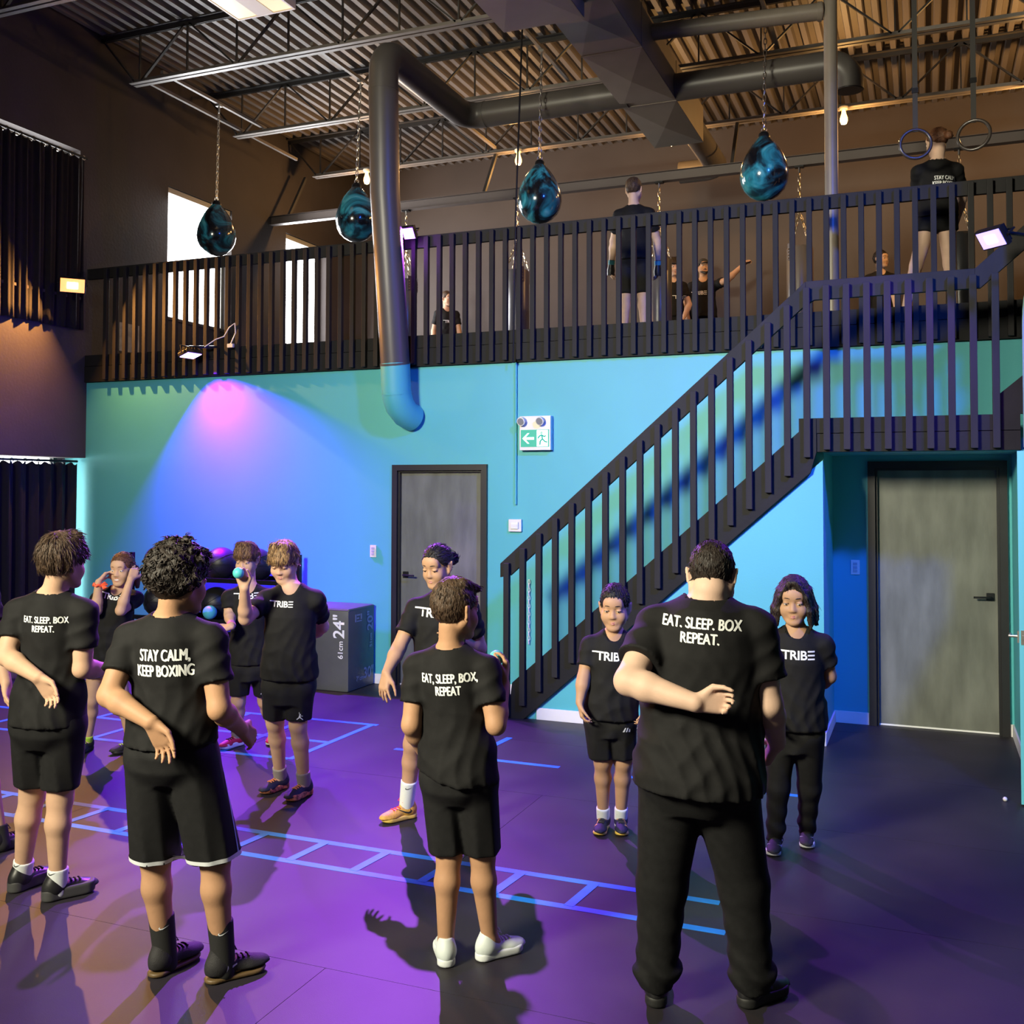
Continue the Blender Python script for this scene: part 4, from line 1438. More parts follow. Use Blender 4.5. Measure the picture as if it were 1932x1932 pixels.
def shoe(person, heel, d, H, spec, side, ank, sr=0.0052):
    L = 0.158 * H * spec.get('len', 1.0)
    d = nrm([d[0], d[1], 0])
    up = np.array([0, 0, 1.0])
    lat = np.cross(d, up)
    lat_out = lat * (1 if side == 'R' else -1)
    h0 = np.asarray(heel, float) - d * 0.03 * L
    zf = spec.get('tall', 1.22)
    P = lambda s, l, z: h0 + d * s * L + lat_out * l * L + up * z * L * zf
    M = [d, lat, up]
    lo = h0 - 0.45 * L
    hi = h0 + d * L + 0.45 * L
    lo = np.minimum(h0, h0 + d * L) - 0.25 * L
    hi = np.maximum(h0, h0 + d * L) + 0.25 * L
    lo[2], hi[2] = h0[2] - 0.02, h0[2] + (0.9 if spec.get('high') else 0.62) * L
    F = Fld(lo, hi, sr)
    F.put(ell(P(0.2, 0, 0.15), M, np.array([0.185, 0.135, 0.16 * zf]) * L), 0.02)
    F.put(rc(P(0.24, 0, 0.17), P(0.62, 0.0, 0.115), 0.135 * L, 0.115 * L), 0.03)
    F.put(ell(P(0.74, 0.0, 0.09), M, np.array([0.245, 0.165, 0.10 * zf]) * L), 0.03)
    top = 0.62 if spec.get('high') else 0.345
    F.put(rc(P(0.22, 0, 0.2), P(0.23, 0, top), 0.125 * L, (0.125 if spec.get('high') else 0.118) * L), 0.03)
    F.put(rc(P(0.40, 0, 0.25), P(0.34, 0, top + 0.02), 0.045 * L, 0.03 * L), 0.02)
    # mouth of the shoe
    F.put(rc(P(0.235, 0, top - 0.02), P(0.23, 0, top + 0.3), 0.092 * L, 0.12 * L), 0.01, sub=True)
    zc = h0[2] + 0.085 * L * zf
    F.cut(lambda Q: zc - Q[2] + 0 * Q[0] + 0 * Q[1])
    V, Qd = nets(F, 1)
    o = np_object('shoe', V, Qd, spec['upper'], person)
    bvh = BVHTree.FromPolygons([tuple(v) for v in V], [tuple(q) for q in Qd])
    # sole
    G = Fld(lo, hi, sr)
    th = spec.get('sole_h', 0.1) * L * zf
    z0 = h0[2]

    def sole(Q):
        a, b = P(0.165, 0, 0), P(0.735, 0.012, 0)
        ba = (b - a)[:2]
        dx, dy = Q[0] - a[0], Q[1] - a[1]
        h = np.clip((dx * ba[0] + dy * ba[1]) / (ba @ ba), 0, 1)
        r = np.interp(h, [0, 0.25, 0.6, 1], [0.152 * L, 0.14 * L, 0.158 * L, 0.178 * L])
        pl = np.sqrt((dx - h * ba[0]) ** 2 + (dy - h * ba[1]) ** 2) - r
        s_ = (dx * d[0] + dy * d[1]) / L
        toe = np.interp(s_, [-0.2, 0.5, 0.8], [0, 0, 0.035]) * L
        vz = np.maximum(z0 + 0.001 + toe - Q[2], Q[2] - (z0 + th + toe * 0.6))
        rr = 0.008
        ox, oz = np.maximum(pl + rr, 0), np.maximum(vz + rr, 0)
        return np.sqrt(ox ** 2 + oz ** 2) + np.minimum(np.maximum(pl, vz) + rr, 0) - rr
    G.put((sole, lo, hi), 0.01)
    V2, Q2 = nets(G, 1)
    np_object('sole', V2, Q2, spec['sole'], o)
    # laces
    if spec.get('lace'):
        lm = MB()
        for i in range(4):
            s = 0.42 + 0.075 * i
            pts = []
            for l in (-0.075, -0.03, 0.03, 0.075):
                p = P(s, l, 0.6)
                hh = bvh.ray_cast(Vector(p), Vector((0, 0, -1)), 1.0)
                if hh[0] is not None:
                    pts.append(hh[0] + Vector((0, 0, 0.003)))
            if len(pts) > 1:
                lm.tube(pts, 0.0035, 6)
        for sgn in (-1, 1):
            lm.tube([P(0.40, 0, 0.36), P(0.41, 0.06 * sgn, 0.40), P(0.44, 0.10 * sgn, 0.34), P(0.40, 0.02 * sgn, 0.345)], 0.003, 6)
        lm.build('laces', spec['lace'], o, smooth=True)
    for dc in spec.get('decals', []):
        kind, s, z, size, m_, inner = dc
        for sg in ((1, -1) if inner == 'both' else ((1,) if not inner else (-1,))):
            c = P(s, 0.0, z)
            out = lat_out * sg
            right = np.cross(up, out)
            if right @ d > 0 and kind == 'swoosh':
                pts = scale2d(SWOOSH, size)
            else:
                pts = [(-x, y) for x, y in scale2d(SWOOSH, size)]
            if kind == 'stripes':
                sl = 0.35 * (1 if right @ d > 0 else -1)
                me = poly2d([[(a * size - 0.11 * size, -0.5 * size), (a * size + 0.11 * size, -0.5 * size), (a * size + 0.11 * size + sl * size, 0.5 * size), (a * size - 0.11 * size + sl * size, 0.5 * size)] for a in (-0.4, 0, 0.4)])
            elif kind == 'mark':
                me = poly2d([scale2d(p, size) for p in ([(-0.5, -0.5), (-0.3, -0.5), (-0.1, 0.5), (-0.3, 0.5)], [(-0.1, -0.4), (0.5, -0.2), (0.5, -0.1), (-0.1, -0.2)], [(0, 0), (0.5, 0.15), (0.5, 0.25), (0, 0.15)], [(-0.3, 0.35), (0.55, 0.5), (0.5, 0.6), (-0.3, 0.5)])])
            else:
                me = poly2d([pts])
            decal(me, c, right, up, bvh, 'logo', m_, o, lift=0.0015, cut=0.008)
    for dc in spec.get('strap_text', []):
        s, z, size, m_ = dc
        me = text_mesh('NIKE', size, size * 0.05)
        decal(me, P(s, 0, 0.45), -lat if (lat @ np.array([1, 0, 0])) < 0 else lat, -d + up * 0.6, bvh, 'lettering', m_, o, lift=0.002, cut=0.01)
    return o


def head_frame(J):
    hf = nrm(J['hf'])
    ri = nrm(np.cross(hf, [0, 0, 1.0]))
    up = np.cross(ri, hf)
    return np.array([ri, hf, up])


def make_person(key, S):
    J = POSES[key]
    H = J['H']
    g = S.get('girth', 1.0)
    res = S.get('res', 0.0063)
    rmin = 1.05 * res
    A = {k: np.array(v, float) for k, v in J.items() if isinstance(v, tuple)}
    fw, nb, pel = A['fwd'], A['nb'], A['pel']
    up = nrm(nb - pel)
    ri = nrm(np.cross(fw, up))
    fw2 = np.cross(up, ri)
    Ls = np.linalg.norm(nb - pel)
    hc = A['head']
    hs = S.get('hs', 1.0)
    HM = head_frame(J)
    hp = lambda x, y, z: hc + (HM[0] * x + HM[1] * y + HM[2] * z) * hs
    pts = [v for k, v in A.items() if k not in ('fwd', 'hf', 'fdL', 'fdR')]
    lo, hi = np.min(pts, 0) - 0.17, np.max(pts, 0) + 0.17
    z0 = min(A['heelL'][2], A['heelR'][2])
    lo[2] = z0 + 0.002
    base = ((A['heelL'] + A['heelR']) / 2)
    base[2] = z0
    # ---------------------------------------------------------------- body
    F = Fld(lo, hi, res)
    F.put(loft(pel, up, ri, fw2, Ls, [-0.17, -0.1, 0, 0.25, 0.5, 0.7, 0.85, 0.97, 1.04], [x * H * g for x in (0.055, 0.080, 0.084, 0.074, 0.072, 0.078, 0.074, 0.048, 0.03)], [x * H * g for x in (0.05, 0.062, 0.066, 0.055, 0.057, 0.062, 0.056, 0.042, 0.03)], [0, -0.01 * H, -0.012 * H, 0.004 * H, 0.004 * H, 0.002 * H, -0.004 * H, -0.004 * H, 0]), 0.02)
    ag = 0.5 + 0.5 * g
    for k in 'LR':
        s_, e_, w_, t_ = A['s' + k], A['e' + k], A['w' + k], A['t' + k]
        F.put(rc(nb - up * 0.004 * H, s_, 0.026 * H * ag, 0.030 * H * ag), 0.03)
        F.put(rc(s_, e_, 0.031 * H * ag, 0.0245 * H * ag), 0.02)
        m_ = e_ + (w_ - e_) * 0.28
        F.put(rc(e_, m_, 0.0238 * H * ag, 0.0245 * H * ag), 0.02)
        F.put(rc(m_, w_, 0.0245 * H * ag, 0.0165 * H * (0.7 + 0.3 * g)), 0.02)
        pn = S.get('palm' + k)
        pn = np.array(pn, float) if pn is not None else -ri * (1 if k == 'R' else -1)
        hand_prims(F, w_, t_, pn, k, H, S.get('curl' + k, 0.45), S.get('spread' + k, 0.05), rmin, 0.97)
        hip, kn, an = A['hip' + k], A['k' + k], A['a' + k]
        F.put(rc(hip - up * 0.03 * H, kn, 0.047 * H * ag, 0.034 * H * ag), 0.03)
        cf = kn + (an - kn) * 0.3 - fw * 0.008 * H
        F.put(rc(kn, cf, 0.0325 * H * ag, 0.0325 * H * ag), 0.02)
        F.put(rc(cf, an, 0.032 * H * ag, 0.0205 * H * (0.7 + 0.3 * g)), 0.02)
        F.put(rc(an, an + A['fd' + k] * 0.03 * H - np.array([0, 0, 0.024 * H]), 0.020 * H, 0.017 * H), 0.02)
    # neck and head
    F.put(rc(nb - up * 0.02 * H, hp(0, -0.018, -0.055), 0.0325 * H * S.get('neck', 1), 0.0305 * H * S.get('neck', 1)), 0.022)
    kk = 0.012 * hs
    E3 = HM
    def he(x, y, z, rx, ry, rz, k=kk, sub=False):
        F.put(ell(hp(x, y, z), E3, np.array([rx, ry, rz]) * hs), k, sub)
    def hr(a, b, r1, r2, k=kk):
        F.put(rc(hp(*a), hp(*b), r1 * hs, r2 * hs), k)
    chub = S.get('chub', 1.0)
    he(0, -0.012, 0.034, 0.071, 0.089, 0.077, 0.02)
    he(0, 0.026, -0.028, 0.060 * chub, 0.063, 0.078, 0.02)
    for s in (-1, 1):
        hr((s * 0.05 * chub, -0.002, -0.045), (s * 0.02, 0.066, -0.088), 0.020, 0.018, 0.02)
        he(s * 0.034 * chub, 0.055, -0.034, 0.028 * chub, 0.027, 0.031, 0.024)
        hr((s * 0.012, 0.080, 0.028), (s * 0.045, 0.064, 0.026), 0.007, 0.007, 0.016)
        he(s * 0.0115, 0.088, -0.031, 0.0095, 0.009, 0.008, 0.006)
        he(s * 0.031, 0.093, 0.004, 0.018, 0.0125, 0.011, 0.016, True)
        he(s * 0.031, 0.0735, 0.004, 0.016, 0.012, 0.0125, 0.004)
        # ears
        F.put(rc(hp(s * 0.072, -0.004, 0.018), hp(s * 0.071, 0.001, -0.032), 0.0125 * hs, 0.009 * hs), 0.005)
        F.put(rc(hp(s * 0.085, -0.018, 0.022), hp(s * 0.080, -0.010, -0.024), 0.0072 * hs, 0.0058 * hs), 0.005)
        he(s * 0.092, 0.003, 0.002, 0.010, 0.010, 0.015, 0.005, True)
    he(0, 0.074, -0.094, 0.019, 0.016, 0.015, 0.02)
    hr((0, 0.080, 0.010), (0, 0.0945, -0.026), 0.0068, 0.0098, 0.014)
    hr((-0.013, 0.080, -0.057), (0.013, 0.080, -0.057), 0.0065, 0.0065, 0.012)
    hr((-0.010, 0.081, -0.066), (0.010, 0.081, -0.066), 0.007, 0.007, 0.012)
    he(0, 0.066, 0.045, 0.05, 0.024, 0.03, 0.02)
    V, Q = nets(F, 1)
    skin = S['skin']
    person = np_object('person', V, Q, skin, None, base)
    tag(person, S['label'], 'person', S.get('group'))
    # ---------------------------------------------------------------- face details
    if S.get('face', True):
        look = S.get('lid', 0.35)
        for s in (-1, 1):
            c = hp(s * 0.031, 0.0755, 0.004)
            eb = MB().sphere((0, 0, 0), 1.0, 16)
            eb.v = [tuple(c + (HM[0] * v[0] * 0.0135 + HM[1] * v[1] * 0.0118 + HM[2] * v[2] * 0.0095) * hs) for v in eb.v]
            eo = eb.build('eye', EYEW, person, smooth=True)
            ic = hp(s * 0.031, 0.0795, 0.003 - 0.004 * look)
            ib = MB().sphere((0, 0, 0), 1.0, 14)
            ib.v = [tuple(ic + (HM[0] * v[0] * 0.0062 + HM[1] * v[1] * 0.0088 + HM[2] * v[2] * 0.0062) * hs) for v in ib.v]
            ib.build('iris', IRIS, eo, smooth=True)
            # upper lid: part of a slightly larger shell
            lm = MB()
            nu, nv = 12, 6
            for j in range(nv + 1):
                el_ = R(80 - (80 + 8 - 70 * (1 - look) * 0.5) * j / nv) if False else R(85 - j / nv * (85 - 38 * (1 - look) + 12 * look))
                for i in range(nu + 1):
                    az = R(-80 + 160 * i / nu)
                    q = (math.sin(az) * math.cos(el_), math.cos(az) * math.cos(el_), math.sin(el_))
                    lm.v.append(tuple(c + (HM[0] * q[0] * 0.0152 + HM[1] * q[1] * 0.0138 + HM[2] * q[2] * 0.0112) * hs))
            for j in range(nv):
                for i in range(nu):
                    a = j * (nu + 1) + i
                    lm.f.append((a, a + 1, a + nu + 2, a + nu + 1))
            lo_ = lm.build('eyelid', skin, person, smooth=True)
            # lash line and eyebrow
            ls = MB().tube([lm.v[nv * (nu + 1) + i] for i in range(1, nu)], 0.0011 * hs, 5)
            ls.build('lash', S['hair_m'], lo_, smooth=True)
            bp = [hp(s * x, y, z) for x, y, z in ((0.014, 0.0912, 0.0300), (0.023, 0.0895, 0.0322), (0.035, 0.0832, 0.0318), (0.047, 0.0727, 0.0265))]
            MB().tube(bp, [0.0016 * hs, 0.0024 * hs, 0.0022 * hs, 0.001 * hs], 6).build('eyebrow', S['hair_m'], person, smooth=True)
        lm = MB()
        if S.get('smile'):
            lm.tube([hp(x, y, z) for x, y, z in ((-0.024, 0.0785, -0.055), (-0.012, 0.0855, -0.0595), (0, 0.0875, -0.060), (0.012, 0.0855, -0.0595), (0.024, 0.0785, -0.055))], [0.002 * hs, 0.0055 * hs, 0.0065 * hs, 0.0055 * hs, 0.002 * hs], 8)
            lm.build('teeth', EYEW, person, smooth=True)
            lm = MB()
            lm.tube([hp(x, y, z) for x, y, z in ((-0.026, 0.077, -0.053), (-0.012, 0.0865, -0.0525), (0, 0.089, -0.053), (0.012, 0.0865, -0.0525), (0.026, 0.077, -0.053))], [0.0015 * hs, 0.0035 * hs, 0.004 * hs, 0.0035 * hs, 0.0015 * hs], 8)
            lm.tube([hp(x, y, z) for x, y, z in ((-0.024, 0.077, -0.056), (-0.012, 0.0855, -0.0675), (0, 0.0885, -0.0695), (0.012, 0.0855, -0.0675), (0.024, 0.077, -0.056))], [0.0015 * hs, 0.004 * hs, 0.005 * hs, 0.004 * hs, 0.0015 * hs], 8)
        else:
            lm.tube([hp(x, y, z) for x, y, z in ((-0.0185, 0.0815, -0.0605), (-0.008, 0.0872, -0.0568), (0, 0.0882, -0.0575), (0.008, 0.0872, -0.0568), (0.0185, 0.0815, -0.0605))], [0.0015 * hs, 0.0042 * hs, 0.0045 * hs, 0.0042 * hs, 0.0015 * hs], 8)
            lm.tube([hp(x, y, z) for x, y, z in ((-0.0175, 0.0812, -0.0615), (-0.008, 0.0872, -0.0645), (0, 0.0888, -0.0652), (0.008, 0.0872, -0.0645), (0.0175, 0.0812, -0.0615))], [0.0015 * hs, 0.0048 * hs, 0.0055 * hs, 0.0048 * hs, 0.0015 * hs], 8)
        lm.build('lips', S.get('lip', LIP), person, smooth=True)
    # ---------------------------------------------------------------- hair
    make_hair(person, S, hp, HM, hs, hc, key)
    # ---------------------------------------------------------------- shirt
    rnd = np.random.default_rng(sum(map(ord, key)) * 7)
    ph = rnd.uniform(0, 6, 8)
    sg = g * S.get('shirt_w', 1.0)
    hem = S.get('hem', -0.03)
    tilt = S.get('hem_tilt', 0.0)
    cres = max(0.0078, res * 1.15)
    amp = S.get('wrinkle', 0.008)

    def folds(u, v, t):
        low = np.clip((0.75 - t) * 1.6, 0.12, 1.0)
        y_ = t * Ls
        a = (1 - 2 * np.abs(np.sin((u * 52 + v * 30 + 2.2 * np.sin(y_ * 13 + ph[0]) + ph[1]) * 0.9))) * 0.5
        b = (1 - 2 * np.abs(np.sin((u * 0.75 + y_) * 30 + ph[2] + 1.6 * np.sin(u * 14 + ph[3])))) * 0.55
        c = (1 - 2 * np.abs(np.sin((u * 0.6 - y_ + v * 0.5) * 27 + ph[4] + 1.3 * np.sin(u * 11 + ph[5])))) * 0.45
        mid = np.clip(1 - np.abs(t - 0.3) * 1.7, 0, 1)
        e_ = 0.5 + 0.5 * np.sin(u * 21 + y_ * 9 + ph[6])
        return -(a * low * 0.8 + b * mid * e_ + c * low * (1 - e_)) * amp
    plo = np.minimum.reduce([A['sL'], A['sR'], pel - up * 0.1, A['eL'], A['eR']]) - 0.24
    phi_ = np.maximum.reduce([A['sL'], A['sR'], nb, pel, A['eL'], A['eR']]) + 0.22
    G = Fld(plo, phi_, cres)
    tsh = [hem - 0.03, 0.0, 0.25, 0.5, 0.7, 0.86, 0.98, 1.05]
    wv = S.get('shirt_a', (0.101, 0.099, 0.094, 0.089, 0.088, 0.080, 0.052, 0.035))
    dv_ = S.get('shirt_c', (0.091, 0.089, 0.078, 0.071, 0.072, 0.064, 0.05, 0.034))
    tl = sorted(set([min(tsh[0], -0.001)] + tsh[1:]))
    G.put(loft(pel, up, ri, fw2, Ls, tl, [x * H * sg for x in wv], [x * H * sg for x in dv_], [-0.012 * H, -0.010 * H, 0.002 * H, 0.004 * H, 0.002 * H, -0.004 * H, -0.004 * H, 0], folds), 0.03)
    for k in 'LR':
        s_, e_ = A['s' + k], A['e' + k]
        G.put(rc(nb - up * 0.006 * H, s_, 0.031 * H * ag, 0.0355 * H * ag), 0.035)
        if g < 1.2:
            G.put(rc(A['hip' + k] + up * 0.06 * H, A['hip' + k] - up * 0.06 * H, 0.051 * H, 0.054 * H), 0.05)
    # hem (torso only, before the sleeves join)
    tp = ri * tilt
    G.cut(lambda P: (hem * Ls - ((P[0] - pel[0]) * (up[0] - tp[0]) + (P[1] - pel[1]) * (up[1] - tp[1]) + (P[2] - pel[2]) * (up[2] - tp[2]))))
    for k in 'LR':
        s_, e_ = A['s' + k], A['e' + k]
        fr = S.get('sleeve', 0.62)
        d_ = nrm(e_ - s_)
        end = s_ + (e_ - s_) * fr
        far = s_ + (e_ - s_) * (fr + 0.35)
        r1, r2 = 0.0365 * H * ag, 0.0405 * H * ag * S.get('sleeve_w', 1.0)
        base_fn, b0, b1 = rc(s_, far, r1, r2)
        sag = np.array([0, 0, -1.0])
        side_off = ph[5] if k == 'L' else ph[6]

        def fn(P, base_fn=base_fn, end=end, d_=d_, so=side_off):
            q = base_fn(P)
            along = (P[0] - end[0]) * d_[0] + (P[1] - end[1]) * d_[1] + (P[2] - end[2]) * d_[2]
            q = q + 0.0038 * (2 * np.abs(np.sin(along * 42 + 12 * (P[0] + P[1]) + so)) - 1)
            return np.maximum(q, along)
        G.put((fn, b0, b1), 0.025)
    G.put(rc(nb - up * 0.004 * H, nb + up * 0.3, 0.0375 * H * S.get('neck', 1), 0.055 * H), 0.008, sub=True)
    G.put(rc(nb - up * 0.012 * H + fw2 * 0.02 * H, nb + up * 0.25 + fw2 * 0.10, 0.033 * H * S.get('neck', 1), 0.055 * H), 0.008, sub=True)
    V, Q = nets(G, 1)
    shirt = np_object('shirt', V, Q, S.get('shirt_m', CLOTH), person)
    bvh = BVHTree.FromPolygons([tuple(v) for v in V], [tuple(q) for q in Q])
    # collar band sewn round the neck opening
    ring = []
    rr_ = 0.0405 * H * S.get('neck', 1)
    for i in range(36):
        a_ = 2 * math.pi * i / 36
        o_ = ri * math.sin(a_) + fw2 * math.cos(a_)
        p_ = nb + fw2 * 0.004 * H + o_ * rr_ * (1.0 + 0.1 * max(0, math.cos(a_))) + up * 0.05 * H
        h_ = bvh.ray_cast(Vector(p_), Vector(-up), 0.2)
        if h_[0] is not None:
            ring.append(np.array(h_[0]))
    if len(ring) >= 22:
        ring = np.array(ring)
        for _ in range(3):
            ring = 0.5 * ring + 0.25 * (np.roll(ring, 1, 0) + np.roll(ring, -1, 0))
        MB().tube([Vector(p) for p in ring], 0.0065, 8, closed=True).build('collar', S.get('shirt_m', CLOTH), shirt, smooth=True)
    # ---------------------------------------------------------------- bottoms
    kind = S.get('bottom', 'shorts')
    B = Fld(np.minimum.reduce([A['hipL'], A['hipR'], A['kL'], A['kR'], A['aL'], A['aR']]) - 0.2, np.maximum.reduce([A['hipL'], A['hipR'], A['kL'], A['kR'], pel + up * 0.3 * Ls]) + 0.2, cres)
    bw = S.get('short_w', 1.0)
    q0 = ph[7]

    def bf(u, v, t):
        return 0.003 * np.sin(u * 40 + 14 * t + q0) + 0.002 * np.sin(v * 45 - 20 * t)
    B.put(loft(pel, up, ri, fw2, Ls, [-0.25, -0.12, 0.0, 0.2, 0.3], [x * H * g for x in (0.06, 0.088, 0.092, 0.084, 0.08)], [x * H * g for x in (0.055, 0.072, 0.075, 0.066, 0.062)], [0, -0.010 * H, -0.012 * H, 0, 0], bf), 0.02)
    ends = {}
    for k in 'LR':
        hip, kn, an = A['hip' + k], A['k' + k], A['a' + k]
        if kind == 'pants':
            B.put(rc(hip - up * 0.02 * H, kn, 0.062 * H * ag * bw, 0.045 * H * ag * bw), 0.03)
            aw = S.get('ankle_w', 0.034)
            base_fn, b0, b1 = rc(kn, an + np.array([0, 0, -0.012 * H]), 0.045 * H * ag * bw, aw * H * ag * bw)

            def fn(P, base_fn=base_fn, an=an, kn=kn):
                zz = (P[2] - an[2]) / (kn[2] - an[2])
                bunch = np.clip(1 - zz * 2.6, 0, 1)
                q = base_fn(P) - 0.006 * H * np.clip(1 - np.abs(zz - 0.12) * 5, 0, 1) * S.get('bunch', 1.0)
                q = q + (0.0035 + 0.005 * bunch * S.get('bunch', 1.0)) * np.sin(P[2] * (70 + 50 * 0) + 3.5 * np.sin((P[0] + P[1] * 0.7) * 16 + q0)) * np.clip(1.25 - zz, 0, 1)
                return np.maximum(q, (an[2] - 0.018 * H) - P[2] + 0 * P[0])
            B.put((fn, b0 - 0.02, b1 + 0.02), 0.025)
        else:
            fr = S.get('short_len', 0.88)
            end = hip + (kn - hip) * fr
            far = hip + (kn - hip) * (fr + 0.3)
            B.put(rc(hip + up * 0.03 * H, hip - up * 0.02 * H, 0.052 * H * ag, 0.056 * H * ag), 0.03)
            base_fn, b0, b1 = rc(hip - up * 0.02 * H, far, 0.056 * H * ag * bw, S.get('hem_w', 0.0485) * H * ag * bw)
            dn = nrm(nrm(kn - hip) + np.array([0, 0, -1.6]))
            ends[k] = (end, dn)

            def fn(P, base_fn=base_fn, end=end, dn=dn, hip=hip):
                q = base_fn(P)
                al = (P[0] - end[0]) * dn[0] + (P[1] - end[1]) * dn[1] + (P[2] - end[2]) * dn[2]
                low = np.clip(1 + al * 5, 0, 1)
                q = q + 0.0045 * (0.35 + 0.65 * low) * (2 * np.abs(np.sin((P[0] * 0.8 + P[1]) * 36 + q0 + 7 * P[2])) - 1)
                return np.maximum(q, al)
            B.put((fn, b0, b1), 0.02)
    V, Q = nets(B, 1)
    bot = np_object('trousers' if kind == 'pants' else 'shorts', V, Q, S.get('bottom_m', CLOTH3 if kind == 'pants' else CLOTH2), person)
    bb = BVHTree.FromPolygons([tuple(v) for v in V], [tuple(q) for q in Q])
    if S.get('hem_band'):
        col, off, hgt = S['hem_band']
        for k in 'LR':
            end, dn = ends[k]
            c = end - dn * off
            ring = []
            e1 = nrm(np.cross(dn, [0, 1, 0.3]))
            e2 = np.cross(dn, e1)
            n = 40
            vs, ok = [], True
            for i in range(n):
                a = 2 * math.pi * i / n
                o_ = e1 * math.cos(a) + e2 * math.sin(a)
                for hh in (0, 1):
                    p = c + o_ * 0.16 - dn * hgt * hh
                    r_ = bb.ray_cast(Vector(p), Vector(-o_), 0.3)
                    vs.append(tuple((r_[0] + Vector(o_) * 0.0025) if r_[0] is not None else Vector(c + o_ * 0.05)))
            m = MB()
            m.v = vs
            m.f = [(2 * i, 2 * ((i + 1) % n), 2 * ((i + 1) % n) + 1, 2 * i + 1) for i in range(n)]
            m.build('hem_band', col, bot, smooth=True)
    if S.get('side_stripe'):
        for k in S.get('stripe_sides', 'LR'):
            hip = A['hip' + k]
            out = ri * (1 if k == 'R' else -1)
            for off in S.get('stripe_offs', (0.0,)):
                end, dn = ends[k]
                right = np.cross(up, out)
                Lz = (hip - end) @ np.array([0, 0, 1.0])
                me = poly2d([[(off - 0.004, 0.01), (off + 0.004, 0.01), (off + 0.004, Lz * S.get('stripe_top', 1.0)), (off - 0.004, Lz * S.get('stripe_top', 1.0))]])
                decal(me, (end[0], end[1], end[2]), right, up, bb, 'side_stripe', S['side_stripe'], bot, cut=0.03)
    for tx in S.get('short_marks', []):
        kd, u_, t_, size, m_ = tx
        c = pel + ri * u_ * H + up * t_ * Ls
        if kd == 'figure':
            me = poly2d([scale2d(p, size) for p in ([(-0.05, 0.1), (0.1, 0.15), (0.15, -0.1), (0.45, -0.45), (0.38, -0.5), (0.05, -0.2), (-0.35, -0.5), (-0.42, -0.42), (-0.1, -0.1)], [(0.0, 0.1), (0.06, 0.16), (0.02, 0.6), (-0.05, 0.6)], [(0.08, 0.22), (0.2, 0.25), (0.2, 0.36), (0.08, 0.36)], [(0.05, 0.1), (0.4, 0.0), (0.42, 0.06), (0.08, 0.17)])])
        else:
            me = poly2d([scale2d([(-0.5, -0.3), (-0.25, -0.3), (-0.05, 0.3), (-0.2, 0.3)], size), scale2d([(-0.1, -0.3), (0.1, -0.3), (0.25, 0.3), (0.1, 0.3)], size), scale2d([(0.25, -0.3), (0.5, -0.3), (0.5, 0.0), (0.4, 0.2)], size)])
        decal(me, c, -ri, up, bb, 'logo', m_, bot, cut=0.01)
    # ---------------------------------------------------------------- lettering
    for tx in S.get('text', []):
        body, size, cap, back = tx
        c = A['tx']
        out = -fw2 if back else fw2
        right = ri if back else -ri
        if body == 'LOGO':
            me = logo_mesh(size)
        else:
            me = text_mesh(body, 0.1, 0.0, space=1.02)
            xs_ = [v.co.x for v in me.vertices]
            cy_ = (max(v.co.y for v in me.vertices) + min(v.co.y for v in me.vertices)) / 2
            kx = size / (max(xs_) - min(xs_))
            ky = cap / 0.0725
            for v in me.vertices:
                v.co.x *= kx
                v.co.y = (v.co.y - cy_) * ky
            bm = bmesh.new()
            for dx_, dy_ in ((-1, 0.5), (1, -0.5), (0, 0)):
                n0 = len(bm.verts)
                bm.from_mesh(me)
                bm.verts.ensure_lookup_table()
                for v in list(bm.verts)[n0:]:
                    v.co.x += dx_ * cap * 0.045
                    v.co.y += dy_ * cap * 0.045
            bm.to_mesh(me)
            bm.free()
        decal(me, c, right, up, bvh, 'lettering', M_print, shirt)
    # ---------------------------------------------------------------- socks and shoes
    for k in 'LR':
        an, kn = A['a' + k], A['k' + k]
        sk = S.get('sock')
        if sk:
            m_, hgt = sk
            G = Fld(an - 0.12, an + 0.12 + hgt, 0.0055)
            d_ = nrm(kn - an)
            tp_ = an + d_ * hgt * H
            bfn, b0, b1 = rc(an - d_ * 0.03 * H, tp_ + d_ * 0.03, (0.0235 + 0.002) * H * (0.7 + 0.3 * g), (0.0235 + 0.0035 + 0.03 * hgt) * H * (0.7 + 0.3 * g))

            def fn(P, bfn=bfn, tp_=tp_, d_=d_):
                return np.maximum(bfn(P), (P[0] - tp_[0]) * d_[0] + (P[1] - tp_[1]) * d_[1] + (P[2] - tp_[2]) * d_[2])
            G.put((fn, b0, b1), 0.01)
            V, Q = nets(G, 1)
            so_ = np_object('sock', V, Q, m_, person)
            if S.get('sock_mark'):
                sb_ = BVHTree.FromPolygons([tuple(v) for v in V], [tuple(q) for q in Q])
                out = nrm(S.get('sock_out', (0.2, -1, 0)))
                decal(poly2d([scale2d(SWOOSH, 0.04)]), an + d_ * hgt * H * 0.75, np.cross([0, 0, 1.0], out), (0, 0, 1), sb_, 'logo', S['sock_mark'], so_, lift=0.0015, cut=0.01)
        shoe(person, A['heel' + k], A['fd' + k], H, S['shoes'], k, an, 0.0052 if res < 0.008 else 0.01)
    for ex_ in S.get('extra', []):
        ex_(person, A, H, ri, up, fw2, hp, bvh)
    return person, A, bvh


